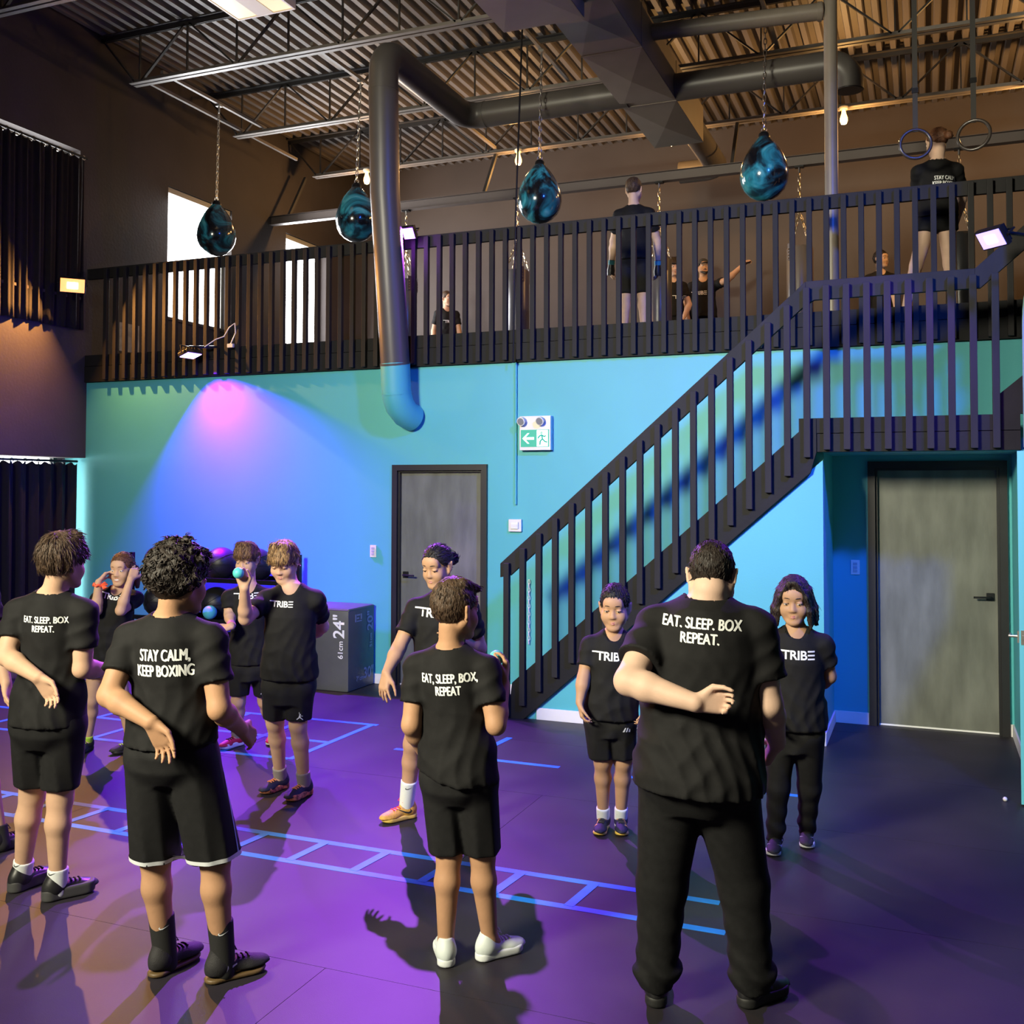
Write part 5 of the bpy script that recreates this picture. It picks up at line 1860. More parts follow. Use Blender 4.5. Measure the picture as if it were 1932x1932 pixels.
def make_hair(person, S, hp, HM, hs, hc, key):
    st = S.get('hair', 'short')
    rnd = np.random.default_rng(sum(map(ord, key)) * 13 + 5)
    hres = S.get('hres', 0.0052)
    lo, hi = hc - 0.2 * hs, hc + 0.2 * hs
    lo = lo - np.array([0, 0, 0.12]) if st in ('tail', 'bob', 'long') else lo
    F = Fld(lo, hi, hres)
    t = S.get('hair_t', 0.012)
    tt = S.get('hair_top', t * 1.4)

    def loc(P):
        d = [P[i] - hc[i] for i in range(3)]
        return [(HM[i][0] * d[0] + HM[i][1] * d[1] + HM[i][2] * d[2]) / hs for i in range(3)]
    r = np.array([0.071 + t * 0.9, 0.089 + t, 0.077 + tt])
    F.put(ell(hp(0, -0.012, 0.034), HM, r * hs), 0.012)
    if st in ('mop', 'fringe'):
        for i in range(9):
            x = -0.056 + 0.014 * i
            F.put(rc(hp(x * 0.7, 0.03, 0.115), hp(x, 0.092 - abs(x) * 0.42, 0.052 + 0.006 * math.sin(i * 2.1)), 0.022 * hs, 0.013 * hs), 0.014)
        for i in range(7):
            a = R(100 + 160 * i / 6)
            F.put(rc(hp(0.07 * math.sin(a), 0.082 * math.cos(a) - 0.012, 0.04), hp(0.073 * math.sin(a), 0.085 * math.cos(a) - 0.012, -0.02), 0.018 * hs, 0.011 * hs), 0.014)
    if st == 'quiff':
        for i in range(7):
            x = -0.045 + 0.015 * i
            F.put(rc(hp(x, -0.01, 0.105), hp(x * 1.05, 0.085 - abs(x) * 0.35, 0.088), 0.020 * hs, 0.013 * hs), 0.014)
    if st == 'curly':
        for i in range(170):
            th, ph = rnd.uniform(0, 2 * math.pi), math.acos(rnd.uniform(-0.45, 1))
            n = np.array([math.sin(ph) * math.sin(th), math.sin(ph) * math.cos(th), math.cos(ph)])
            if n[1] > 0.45 and n[2] < 0.42:
                continue
            p = np.array([0, -0.012, 0.036]) + n * np.array([0.083, 0.102, 0.094]) * rnd.uniform(0.93, 1.06)
            F.put(rc(hp(*p), hp(*(p + rnd.normal(0, 0.008, 3))), rnd.uniform(0.011, 0.018) * hs, rnd.uniform(0.009, 0.015) * hs), 0.007)
    if st == 'bob':
        for i in range(26):
            a = R(48 + 264 * i / 25)
            sx, sy = math.sin(a), math.cos(a)
            lowz = -0.112 + 0.012 * math.sin(i * 1.7)
            fl_ = 1.22 + 0.05 * math.sin(i * 2.3)
            F.put(rc(hp(0.072 * sx, 0.085 * sy - 0.012, 0.05), hp(0.079 * sx * fl_, 0.084 * sy * fl_ - 0.012, -0.04), 0.014 * hs, 0.013 * hs), 0.012)
            F.put(rc(hp(0.079 * sx * fl_, 0.084 * sy * fl_ - 0.012, -0.04), hp(0.082 * sx * fl_ * 1.06, 0.084 * sy * fl_ * 1.04 - 0.012, lowz), 0.016 * hs, 0.009 * hs), 0.010)
        for s in (-1, 1):
            F.put(rc(hp(s * 0.012, 0.07, 0.105), hp(s * 0.062, 0.066, 0.03), 0.014 * hs, 0.011 * hs), 0.012)
            F.put(rc(hp(s * 0.062, 0.066, 0.03), hp(s * 0.081, 0.034, -0.06), 0.011 * hs, 0.010 * hs), 0.012)
    if st in ('tail', 'bun'):
        F.put(rc(hp(0, -0.10, 0.02), hp(0, -0.125, 0.01), 0.03 * hs, 0.024 * hs), 0.012)
        if st == 'tail':
            dx = S.get('tail_dx', 0.0)
            ptl = [(0, -0.125, 0.012), (dx * 0.5, -0.155, -0.03), (dx, -0.15, -0.09), (dx * 1.2, -0.135, -0.15)]
            for i in range(3):
                F.put(rc(hp(*ptl[i]), hp(*ptl[i + 1]), (0.027 - 0.002 * i) * hs, (0.026 - 0.005 * i) * hs), 0.014)
        else:
            F.put(ell(hp(S.get('tail_dx', 0.0), -0.135, -0.005), HM, np.array([0.036, 0.034, 0.036]) * hs), 0.01)
    fz = S.get('hairline', 0.058)
    nape = S.get('nape', -0.045)
    ys_ = [-0.12, -0.05, -0.012, 0.012, 0.03, 0.06, 0.08, 0.12]
    zs_ = [nape, nape + 0.006, -0.012, 0.014, 0.012, fz - 0.018, fz, fz + 0.01]
    fr_z = 0.03 if st in ('mop', 'fringe') else None

    def region(P):
        x, y, z = loc(P)
        zc = np.interp(y, ys_, zs_)
        if st in ('mop', 'fringe'):
            zc = np.where(y > 0.045, zc - 0.034, zc)
        if st == 'bob':
            side = (np.abs(x) > 0.045) | (y < 0.03)
            zc = np.where(side, -0.2, zc)
        if st in ('tail', 'bun'):
            zc = np.where(y < -0.085, -0.3, zc)
        if st == 'curly':
            zc = np.where(y > 0.03, zc - 0.012, zc - 0.022)
        wob = (0.004 * np.sin(x * 190) + 0.003 * np.sin(y * 240 + 1)) * (1.0 if st in ('mop', 'fringe', 'curly') else 0.4)
        return (zc + wob - z) * hs * 0.8
    F.cut(region)
    # combed relief
    def relief(P):
        x, y, z = loc(P)
        if st == 'curly':
            return 0.003 * np.sin(x * 210 + 5 * np.sin(z * 70)) * np.sin(y * 190 + 4 * np.sin(x * 60)) * hs
        a = np.arctan2(x, y + 0.03)
        return (0.0016 * np.sin(a * 46 + 6 * np.sin(z * 40)) + 0.0012 * np.sin(a * 90 + z * 60)) * hs
    P = (F.ax[0][:, None, None], F.ax[1][None, :, None], F.ax[2][None, None, :])
    F.f = F.f + relief(P).astype(np.float32)
    V, Q = nets(F, 1)
    m = S['hair_m']
    NN = vnormals(V, Q)
    n_l = S.get('locks', 900)
    if n_l:
        LV = (V - hc) @ HM.T / hs
        ok = (LV[:, 2] > S.get('lock_zmin', -0.03)) & ((LV[:, 2] > 0.02) | (LV[:, 1] < 0.03))
        if st in ('bob',):
            ok = LV[:, 2] > -0.055
        crown = hp(*S.get('crown', (0.0, -0.035, 0.12)))
        dn = -HM[2]

        def flow(p, n):
            o = p - crown
            l = nrm(o)
            if st in ('tail', 'bun'):
                tgt = hp(0, -0.11, 0.015) - p
                return nrm(tgt)
            w = l + dn * (0.45 if st != 'bob' else 1.6)
            if st in ('mop', 'fringe', 'quiff'):
                lp = (p - hc) @ HM[1]
                w = w + HM[1] * (0.8 if lp > 0 else 0.1)
            return nrm(w)
        if ok.sum() > 10:
            W, Q2 = locks(V[ok], NN[ok], flow, n_l, S.get('lock_len', 0.032) * hs, S.get('lock_w', 0.0034) * hs, rnd, S.get('lock_lift', 0.0 if st in ('tail', 'bun') else 0.055), 0.25 if st == 'curly' else 0.02, 0.35 if st == 'curly' else (0.05 if st in ('tail', 'bun') else 0.09))
            Q = np.concatenate([Q, Q2 + len(V)])
            V = np.concatenate([V, W])
    np_object('hair', V, Q, m, person)
POSES = {
    'P1': {'H': 1.67, 'fwd': (-0.278, 0.961, 0.0), 'nb': (-3.695, 3.55, 1.39), 'pel': (-3.714, 3.561, 0.835), 'head': (-3.649, 3.564, 1.535), 'hf': (0.102, 0.992, -0.07), 'sL': (-3.849, 3.508, 1.31), 'eL': (-3.823, 3.421, 1.123), 'wL': (-3.604, 3.393, 1.049), 'tL': (-3.51, 3.435, 0.917), 'hipL': (-3.789, 3.539, 0.835), 'heelL': (-3.949, 3.574, 0.0), 'fdL': (0.1, 0.995, 0.0), 'aL': (-3.943, 3.64, 0.08), 'kL': (-3.856, 3.61, 0.457), 'sR': (-3.547, 3.595, 1.31), 'eR': (-3.546, 3.589, 1.058), 'wR': (-3.562, 3.789, 1.02), 'tR': (-3.516, 3.948, 0.997), 'hipR': (-3.638, 3.583, 0.835), 'heelR': (-3.732, 3.559, 0.0), 'fdR': (0.44, 0.898, -0.0), 'aR': (-3.703, 3.618, 0.08), 'kR': (-3.688, 3.61, 0.457), 'tx': (-3.642, 3.425, 1.267)},
    'P2': {'H': 1.69, 'fwd': (-0.265, 0.964, 0.0), 'nb': (-2.674, 3.143, 1.382), 'pel': (-2.673, 3.16, 0.886), 'head': (-2.643, 3.151, 1.522), 'hf': (0.251, 0.962, -0.105), 'sL': (-2.827, 3.104, 1.301), 'eL': (-2.82, 2.986, 1.107), 'wL': (-2.608, 2.966, 1.032), 'tL': (-2.54, 3.013, 0.885), 'hipL': (-2.75, 3.139, 0.886), 'heelL': (-2.773, 3.172, 0.0), 'fdL': (0.156, 0.988, -0.0), 'aL': (-2.762, 3.238, 0.081), 'kL': (-2.778, 3.197, 0.446), 'sR': (-2.521, 3.188, 1.301), 'eR': (-2.454, 3.157, 1.053), 'wR': (-2.492, 3.34, 0.938), 'tR': (-2.494, 3.477, 0.839), 'hipR': (-2.597, 3.181, 0.886), 'heelR': (-2.551, 3.218, 0.0), 'fdR': (0.536, 0.845, 0.0), 'aR': (-2.515, 3.275, 0.081), 'kR': (-2.539, 3.251, 0.46), 'tx': (-2.618, 3.02, 1.229)},
    'P3': {'H': 1.51, 'fwd': (-0.13, 0.992, 0.0), 'nb': (-1.752, 3.683, 1.24), 'pel': (-1.728, 3.709, 0.76), 'head': (-1.735, 3.685, 1.395), 'hf': (0.382, 0.92, -0.087), 'sL': (-1.889, 3.669, 1.168), 'eL': (-1.889, 3.616, 0.947), 'wL': (-1.898, 3.769, 0.781), 'tL': (-1.848, 3.891, 0.707), 'hipL': (-1.798, 3.7, 0.76), 'heelL': (-1.758, 3.674, 0.0), 'fdL': (-0.496, 0.868, 0.0), 'aL': (-1.787, 3.725, 0.072), 'kL': (-1.779, 3.734, 0.421), 'sR': (-1.608, 3.706, 1.168), 'eR': (-1.549, 3.667, 0.966), 'wR': (-1.567, 3.785, 1.103), 'tR': (-1.565, 3.833, 1.246), 'hipR': (-1.657, 3.719, 0.76), 'heelR': (-1.674, 3.776, 0.0), 'fdR': (0.565, 0.825, 0.0), 'aR': (-1.64, 3.825, 0.072), 'kR': (-1.656, 3.784, 0.421), 'tx': (-1.716, 3.551, 1.119)},
    'P4': {'H': 1.69, 'fwd': (-0.127, 0.992, 0.0), 'nb': (-0.748, 3.738, 1.455), 'pel': (-0.774, 3.714, 0.869), 'head': (-0.733, 3.762, 1.558), 'hf': (-0.052, 0.897, -0.438), 'sL': (-0.927, 3.712, 1.374), 'eL': (-0.978, 3.512, 1.203), 'wL': (-0.73, 3.453, 1.158), 'tL': (-0.573, 3.516, 1.161), 'hipL': (-0.862, 3.703, 0.869), 'heelL': (-0.924, 3.681, 0.0), 'fdL': (-0.243, 0.97, 0.0), 'aL': (-0.94, 3.746, 0.081), 'kL': (-0.915, 3.736, 0.43), 'sR': (-0.576, 3.757, 1.374), 'eR': (-0.532, 3.761, 1.108), 'wR': (-0.524, 3.921, 0.937), 'tR': (-0.602, 3.995, 0.806), 'hipR': (-0.686, 3.725, 0.869), 'heelR': (-0.642, 3.805, 0.0), 'fdR': (0.536, 0.844, 0.0), 'aR': (-0.606, 3.862, 0.081), 'kR': (-0.633, 3.816, 0.443), 'tx': (-0.737, 3.561, 1.382)},
    'P5': {'H': 1.42, 'fwd': (0.39, -0.921, -0.0), 'nb': (-5.31, 5.699, 1.156), 'pel': (-5.388, 5.684, 0.669), 'head': (-5.284, 5.705, 1.299), 'hf': (0.257, -0.961, -0.105), 'sL': (-5.198, 5.749, 1.089), 'eL': (-5.181, 5.583, 1.026), 'wL': (-5.136, 5.627, 1.243), 'tL': (-5.159, 5.722, 1.346), 'hipL': (-5.326, 5.71, 0.669), 'heelL': (-5.25, 5.85, 0.0), 'fdL': (-0.371, -0.928, 0.0), 'aL': (-5.271, 5.798, 0.068), 'kL': (-5.291, 5.736, 0.368), 'sR': (-5.444, 5.645, 1.089), 'eR': (-5.352, 5.536, 1.023), 'wR': (-5.337, 5.535, 1.221), 'tR': (-5.307, 5.629, 1.324), 'hipR': (-5.449, 5.658, 0.669), 'heelR': (-5.593, 5.753, 0.0), 'fdR': (0.284, -0.959, 0.0), 'aR': (-5.577, 5.699, 0.068), 'kR': (-5.505, 5.66, 0.368), 'tx': (-5.28, 5.562, 1.111)},
    'P6': {'H': 1.48, 'fwd': (0.506, -0.863, -0.0), 'nb': (-4.491, 6.095, 1.168), 'pel': (-4.486, 6.115, 0.638), 'head': (-4.503, 6.084, 1.364), 'hf': (0.208, -0.948, -0.242), 'sL': (-4.37, 6.168, 1.097), 'eL': (-4.48, 6.325, 0.915), 'wL': (-4.411, 6.18, 0.758), 'tL': (-4.351, 6.066, 0.684), 'hipL': (-4.426, 6.15, 0.638), 'heelL': (-4.533, 6.481, 0.0), 'fdL': (0.437, -0.899, 0.0), 'aL': (-4.507, 6.429, 0.071), 'kL': (-4.473, 6.272, 0.328), 'sR': (-4.61, 6.028, 1.097), 'eR': (-4.591, 6.007, 0.977), 'wR': (-4.471, 5.875, 0.917), 'tR': (-4.568, 5.772, 0.873), 'hipR': (-4.546, 6.08, 0.638), 'heelR': (-4.663, 6.272, 0.0), 'fdR': (-0.167, -0.986, 0.0), 'aR': (-4.673, 6.215, 0.071), 'kR': (-4.603, 6.134, 0.344), 'tx': (-4.433, 5.97, 1.111)},
    'P7': {'H': 1.56, 'fwd': (0.377, -0.926, -0.0), 'nb': (-3.525, 5.198, 1.284), 'pel': (-3.545, 5.209, 0.727), 'head': (-3.565, 5.177, 1.436), 'hf': (0.192, -0.893, -0.407), 'sL': (-3.392, 5.255, 1.209), 'eL': (-3.467, 5.447, 1.023), 'wL': (-3.653, 5.538, 0.909), 'tL': (-3.786, 5.589, 0.843), 'hipL': (-3.477, 5.236, 0.727), 'heelL': (-3.537, 5.44, -0.0), 'fdL': (-0.103, -0.995, 0.0), 'aL': (-3.543, 5.378, 0.075), 'kL': (-3.528, 5.282, 0.452), 'sR': (-3.664, 5.144, 1.209), 'eR': (-3.677, 4.959, 1.119), 'wR': (-3.613, 4.86, 1.305), 'tR': (-3.631, 4.828, 1.457), 'hipR': (-3.613, 5.181, 0.727), 'heelR': (-3.747, 5.498, 0.0), 'fdR': (-0.172, -0.985, -0.0), 'aR': (-3.757, 5.437, 0.075), 'kR': (-3.695, 5.287, 0.449), 'tx': (-3.512, 5.056, 1.193)},
    'P8': {'H': 1.57, 'fwd': (0.307, -0.952, -0.0), 'nb': (-2.493, 5.141, 1.282), 'pel': (-2.525, 5.146, 0.765), 'head': (-2.519, 5.126, 1.447), 'hf': (-0.136, -0.952, -0.276), 'sL': (-2.357, 5.187, 1.207), 'eL': (-2.359, 5.343, 0.975), 'wL': (-2.398, 5.121, 1.053), 'tL': (-2.413, 4.972, 1.101), 'hipL': (-2.455, 5.168, 0.765), 'heelL': (-2.35, 5.45, 0.0), 'fdL': (-0.164, -0.986, 0.0), 'aL': (-2.36, 5.389, 0.075), 'kL': (-2.401, 5.26, 0.42), 'sR': (-2.638, 5.097, 1.207), 'eR': (-2.686, 4.986, 1.0), 'wR': (-2.69, 4.859, 0.889), 'tR': (-2.686, 4.799, 0.743), 'hipR': (-2.595, 5.123, 0.765), 'heelR': (-2.732, 5.287, 0.0), 'fdR': (-0.504, -0.864, 0.0), 'aR': (-2.763, 5.234, 0.075), 'kR': (-2.685, 5.159, 0.446), 'tx': (-2.496, 4.992, 1.196)},
    'P9': {'H': 1.355, 'fwd': (0.315, -0.949, 0.0), 'nb': (-1.575, 5.358, 1.094), 'pel': (-1.595, 5.364, 0.654), 'head': (-1.568, 5.356, 1.237), 'hf': (0.143, -0.974, -0.174), 'sL': (-1.457, 5.399, 1.029), 'eL': (-1.41, 5.389, 0.862), 'wL': (-1.396, 5.356, 0.728), 'tL': (-1.408, 5.312, 0.601), 'hipL': (-1.534, 5.384, 0.654), 'heelL': (-1.6, 5.576, 0.0), 'fdL': (0.302, -0.953, -0.0), 'aL': (-1.584, 5.525, 0.065), 'kL': (-1.546, 5.443, 0.391), 'sR': (-1.698, 5.319, 1.029), 'eR': (-1.716, 5.265, 0.861), 'wR': (-1.723, 5.223, 0.739), 'tR': (-1.69, 5.197, 0.61), 'hipR': (-1.655, 5.344, 0.654), 'heelR': (-1.682, 5.542, 0.0), 'fdR': (0.135, -0.991, 0.0), 'aR': (-1.675, 5.489, 0.065), 'kR': (-1.652, 5.405, 0.39), 'tx': (-1.557, 5.218, 0.986)},
    'P10': {'H': 1.435, 'fwd': (0.149, -0.989, 0.0), 'nb': (-0.628, 5.437, 1.153), 'pel': (-0.638, 5.449, 0.658), 'head': (-0.637, 5.428, 1.31), 'hf': (0.045, -0.984, -0.174), 'sL': (-0.496, 5.459, 1.084), 'eL': (-0.474, 5.507, 0.919), 'wL': (-0.58, 5.608, 0.806), 'tL': (-0.716, 5.594, 0.763), 'hipL': (-0.571, 5.46, 0.658), 'heelL': (-0.619, 5.776, 0.0), 'fdL': (0.104, -0.995, 0.0), 'aL': (-0.613, 5.719, 0.069), 'kL': (-0.582, 5.579, 0.33), 'sR': (-0.763, 5.418, 1.084), 'eR': (-0.778, 5.32, 0.905), 'wR': (-0.746, 5.273, 0.771), 'tR': (-0.714, 5.242, 0.634), 'hipR': (-0.705, 5.439, 0.658), 'heelR': (-0.756, 5.594, 0.0), 'fdR': (0.059, -0.998, 0.0), 'aR': (-0.753, 5.538, 0.069), 'kR': (-0.728, 5.474, 0.342), 'tx': (-0.613, 5.296, 1.042)},
    'P11': {'H': 1.62, 'fwd': (-0.581, 0.814, 0.0), 'nb': (-4.696, 3.867, 1.42), 'pel': (-4.701, 3.884, 0.827), 'head': (-4.689, 3.864, 1.572), 'hf': (-0.506, 0.858, -0.087), 'sL': (-4.82, 3.781, 1.343), 'eL': (-4.621, 3.738, 1.139), 'wL': (-4.716, 3.804, 0.922), 'tL': (-4.794, 3.869, 0.796), 'hipL': (-4.763, 3.84, 0.827), 'heelL': (-4.803, 3.957, 0.0), 'fdL': (-0.618, 0.786, 0.0), 'aL': (-4.842, 4.007, 0.078), 'kL': (-4.767, 3.955, 0.424), 'sR': (-4.573, 3.958, 1.343), 'eR': (-4.452, 3.923, 1.07), 'wR': (-4.35, 3.895, 0.879), 'tR': (-4.311, 3.903, 0.722), 'hipR': (-4.639, 3.929, 0.827), 'heelR': (-4.469, 3.909, 0.0), 'fdR': (0.107, 0.994, -0.0), 'aR': (-4.462, 3.972, 0.078), 'kR': (-4.565, 3.961, 0.444)},
    'M1': {'H': 1.6, 'fwd': (-0.126, 0.992, 0.0), 'nb': (-2.659, 9.758, 4.66), 'pel': (-2.663, 9.772, 4.183), 'head': (-2.657, 9.753, 4.827), 'hf': (0.083, 0.997, 0.0), 'sL': (-2.809, 9.742, 4.584), 'eL': (-2.91, 9.909, 4.377), 'wL': (-2.948, 9.95, 4.14), 'tL': (-2.97, 9.976, 3.984), 'hipL': (-2.738, 9.763, 4.183), 'heelL': (-2.748, 9.678, 3.33), 'fdL': (-0.126, 0.992, 0.0), 'aL': (-2.756, 9.741, 3.407), 'kL': (-2.749, 9.772, 3.795), 'sR': (-2.51, 9.78, 4.584), 'eR': (-2.464, 9.918, 4.339), 'wR': (-2.472, 9.968, 4.101), 'tR': (-2.483, 9.997, 3.944), 'hipR': (-2.589, 9.782, 4.183), 'heelR': (-2.549, 9.703, 3.33), 'fdR': (-0.126, 0.992, 0.0), 'aR': (-2.557, 9.766, 3.407), 'kR': (-2.575, 9.794, 3.795)},
    'M2': {'H': 1.6, 'fwd': (0.472, -0.882, 0.0), 'nb': (-3.13, 13.408, 4.66), 'pel': (-3.134, 13.422, 4.182), 'head': (-3.128, 13.403, 4.827), 'hf': (0.681, -0.727, -0.087), 'sL': (-2.998, 13.481, 4.583), 'eL': (-2.906, 13.424, 4.32), 'wL': (-2.947, 13.286, 4.124), 'tL': (-3.009, 13.247, 3.982), 'hipL': (-3.068, 13.458, 4.182), 'heelL': (-3.067, 13.5, 3.33), 'fdL': (0.472, -0.882, 0.0), 'aL': (-3.037, 13.444, 3.407), 'kL': (-3.043, 13.433, 3.794), 'sR': (-3.263, 13.34, 4.583), 'eR': (-3.336, 13.371, 4.31), 'wR': (-3.294, 13.311, 4.078), 'tR': (-3.262, 13.265, 3.928), 'hipR': (-3.2, 13.387, 4.182), 'heelR': (-3.244, 13.406, 3.33), 'fdR': (0.472, -0.882, 0.0), 'aR': (-3.214, 13.35, 3.407), 'kR': (-3.198, 13.351, 3.794), 'tx': (-3.002, 13.317, 4.414)},
    'M3': {'H': 1.66, 'fwd': (0.112, -0.994, -0.0), 'nb': (-2.791, 13.807, 4.709), 'pel': (-2.796, 13.822, 4.214), 'head': (-2.79, 13.802, 4.882), 'hf': (0.443, -0.892, 0.087), 'sL': (-2.637, 13.827, 4.63), 'eL': (-2.434, 13.613, 4.653), 'wL': (-2.243, 13.608, 4.818), 'tL': (-2.111, 13.606, 4.919), 'hipL': (-2.718, 13.83, 4.214), 'heelL': (-2.696, 13.871, 3.33), 'fdL': (0.112, -0.994, 0.0), 'aL': (-2.689, 13.806, 3.41), 'kL': (-2.701, 13.798, 3.812), 'sR': (-2.947, 13.792, 4.63), 'eR': (-3.038, 13.768, 4.35), 'wR': (-2.966, 13.701, 4.117), 'tR': (-2.953, 13.639, 3.964), 'hipR': (-2.873, 13.813, 4.214), 'heelR': (-2.895, 13.848, 3.33), 'fdR': (0.112, -0.994, 0.0), 'aR': (-2.888, 13.783, 3.41), 'kR': (-2.878, 13.778, 3.812), 'tx': (-2.824, 13.649, 4.517)},
    'M4': {'H': 1.5, 'fwd': (0.555, -0.832, 0.0), 'nb': (-6.702, 13.907, 4.576), 'pel': (-6.707, 13.921, 4.128), 'head': (-6.701, 13.903, 4.733), 'hf': (0.912, -0.411, 0.0), 'sL': (-6.586, 13.988, 4.504), 'eL': (-6.526, 13.968, 4.245), 'wL': (-6.476, 13.901, 4.033), 'tL': (-6.484, 13.919, 3.884), 'hipL': (-6.648, 13.96, 4.128), 'heelL': (-6.65, 14.005, 3.33), 'fdL': (0.555, -0.832, 0.0), 'aL': (-6.617, 13.956, 3.402), 'kL': (-6.622, 13.941, 3.765), 'sR': (-6.82, 13.831, 4.504), 'eR': (-6.89, 13.84, 4.247), 'wR': (-6.853, 13.767, 4.034), 'tR': (-6.861, 13.785, 3.885), 'hipR': (-6.765, 13.881, 4.128), 'heelR': (-6.817, 13.894, 3.33), 'fdR': (0.555, -0.832, 0.0), 'aR': (-6.784, 13.845, 3.402), 'kR': (-6.763, 13.847, 3.765), 'tx': (-6.607, 13.802, 4.377)},
    'M5': {'H': 1.62, 'fwd': (-0.162, 0.987, 0.0), 'nb': (0.107, 9.407, 4.677), 'pel': (0.103, 9.422, 4.195), 'head': (0.109, 9.402, 4.845), 'hf': (-0.684, 0.699, -0.208), 'sL': (-0.044, 9.385, 4.599), 'eL': (-0.057, 9.597, 4.404), 'wL': (-0.025, 9.727, 4.198), 'tL': (0.004, 9.873, 4.134), 'hipL': (0.027, 9.409, 4.195), 'heelL': (-0.147, 9.297, 3.33), 'fdL': (-0.162, 0.987, 0.0), 'aL': (-0.158, 9.36, 3.408), 'kL': (-0.068, 9.404, 3.801), 'sR': (0.257, 9.434, 4.599), 'eR': (0.306, 9.637, 4.4), 'wR': (0.243, 9.693, 4.169), 'tR': (0.223, 9.841, 4.107), 'hipR': (0.178, 9.434, 4.195), 'heelR': (0.237, 9.36, 3.33), 'fdR': (-0.162, 0.987, 0.0), 'aR': (0.227, 9.423, 3.408), 'kR': (0.199, 9.448, 3.801), 'tx': (0.174, 9.29, 4.489)},
    'M6': {'H': 1.6, 'fwd': (0.21, -0.978, 0.0), 'nb': (-0.522, 13.908, 4.66), 'pel': (-0.527, 13.922, 4.182), 'head': (-0.52, 13.903, 4.827), 'hf': (0.79, -0.614, 0.0), 'sL': (-0.376, 13.942, 4.583), 'eL': (-0.372, 13.719, 4.406), 'wL': (-0.342, 13.699, 4.165), 'tL': (-0.341, 13.631, 4.02), 'hipL': (-0.453, 13.938, 4.182), 'heelL': (-0.434, 13.98, 3.33), 'fdL': (0.21, -0.978, 0.0), 'aL': (-0.421, 13.918, 3.407), 'kL': (-0.433, 13.908, 3.794), 'sR': (-0.67, 13.879, 4.583), 'eR': (-0.685, 13.649, 4.415), 'wR': (-0.717, 13.619, 4.176), 'tR': (-0.714, 13.552, 4.031), 'hipR': (-0.6, 13.906, 4.182), 'heelR': (-0.63, 13.938, 3.33), 'fdR': (0.21, -0.978, 0.0), 'aR': (-0.617, 13.876, 3.407), 'kR': (-0.604, 13.872, 3.794)},
}

# ------------------------------------------------------------------ footwear and clothing kits
SH_BLACK = mat('shoe_black_leather', (0.014, 0.014, 0.015), 0.38, var=0.1)
SH_BLACK2 = mat('shoe_black_knit', (0.016, 0.015, 0.017), 0.7, var=0.2, scale=60, bump=0.2, bscale=300)
SH_GREYSOLE = mat('sole_dark_grey', (0.05, 0.05, 0.05), 0.6)
SH_BLKSOLE = mat('sole_black', (0.012, 0.012, 0.012), 0.6)
SH_WHITE = mat('shoe_white_leather', (0.62, 0.68, 0.66), 0.5, var=0.05)
SH_WSOLE = mat('sole_white', (0.7, 0.74, 0.74), 0.55)
SH_NAVY = mat('shoe_navy_mesh', (0.012, 0.014, 0.035), 0.7, var=0.2, scale=60, bump=0.2, bscale=300)
SH_CAMO = mat('sole_orange_camo', (0.45, 0.16, 0.06), 0.6, var=0.95, scale=55)
SH_PINK = mat('shoe_crimson_knit', (0.5, 0.012, 0.05), 0.6, var=0.25, scale=20)
SH_YELLOW = mat('shoe_yellow_knit', (0.62, 0.33, 0.05), 0.6, var=0.25, scale=40, bump=0.2, bscale=200)
SH_YSOLE = mat('sole_yellow', (0.72, 0.5, 0.1), 0.5)
SH_GUM = mat('sole_gum', (0.12, 0.075, 0.03), 0.5)
LACE_BK = mat('lace_black', (0.015, 0.015, 0.015), 0.7)
LACE_RED = mat('lace_red', (0.8, 0.06, 0.07), 0.6)
LACE_WH = mat('lace_white', (0.65, 0.68, 0.68), 0.6)
SOCK_W = mat('sock_white', (0.68, 0.72, 0.72), 0.8, bump=0.1, bscale=300)
SOCK_B = mat('sock_black', (0.012, 0.012, 0.012), 0.8, bump=0.1, bscale=300)
SOCK_G = mat('sock_grey', (0.3, 0.27, 0.25), 0.8, bump=0.1, bscale=300)
STR_W = mat('stripe_white', (0.7, 0.73, 0.75), 0.6)
STR_B = mat('stripe_pale_blue', (0.35, 0.55, 0.75), 0.6)
GOLD = mat('stripe_gold', (0.75, 0.42, 0.06), 0.5)
H_BROWN = hair_mat('brown', (0.06, 0.035, 0.02))
H_DARK = hair_mat('dark', (0.017, 0.011, 0.008))
H_BLACK = hair_mat('black', (0.008, 0.006, 0.006))
H_BLOND = hair_mat('blond', (0.26, 0.155, 0.065))
H_LBROWN = hair_mat('light_brown', (0.14, 0.072, 0.03))
H_AUBURN = hair_mat('auburn', (0.11, 0.045, 0.02))
CAMV = np.array([0.0, -1.0, 0.0])


def band(a, b, r, m, parent, name):
    MB().tube([Vector(a), Vector(b)], r, 20).build(name, m, parent, smooth=True)


def wristband(side, m, wdt=0.028, name='wristband', at=0.06, rr=1.0):
    def f(person, A, H, ri, up, fw, hp, bvh):
        w, e = A['w' + side], A['e' + side]
        d = nrm(e - w)
        band(w + d * at * 0.3, w + d * (at * 0.3 + wdt), 0.0205 * H * rr, m, person, name)
    return f


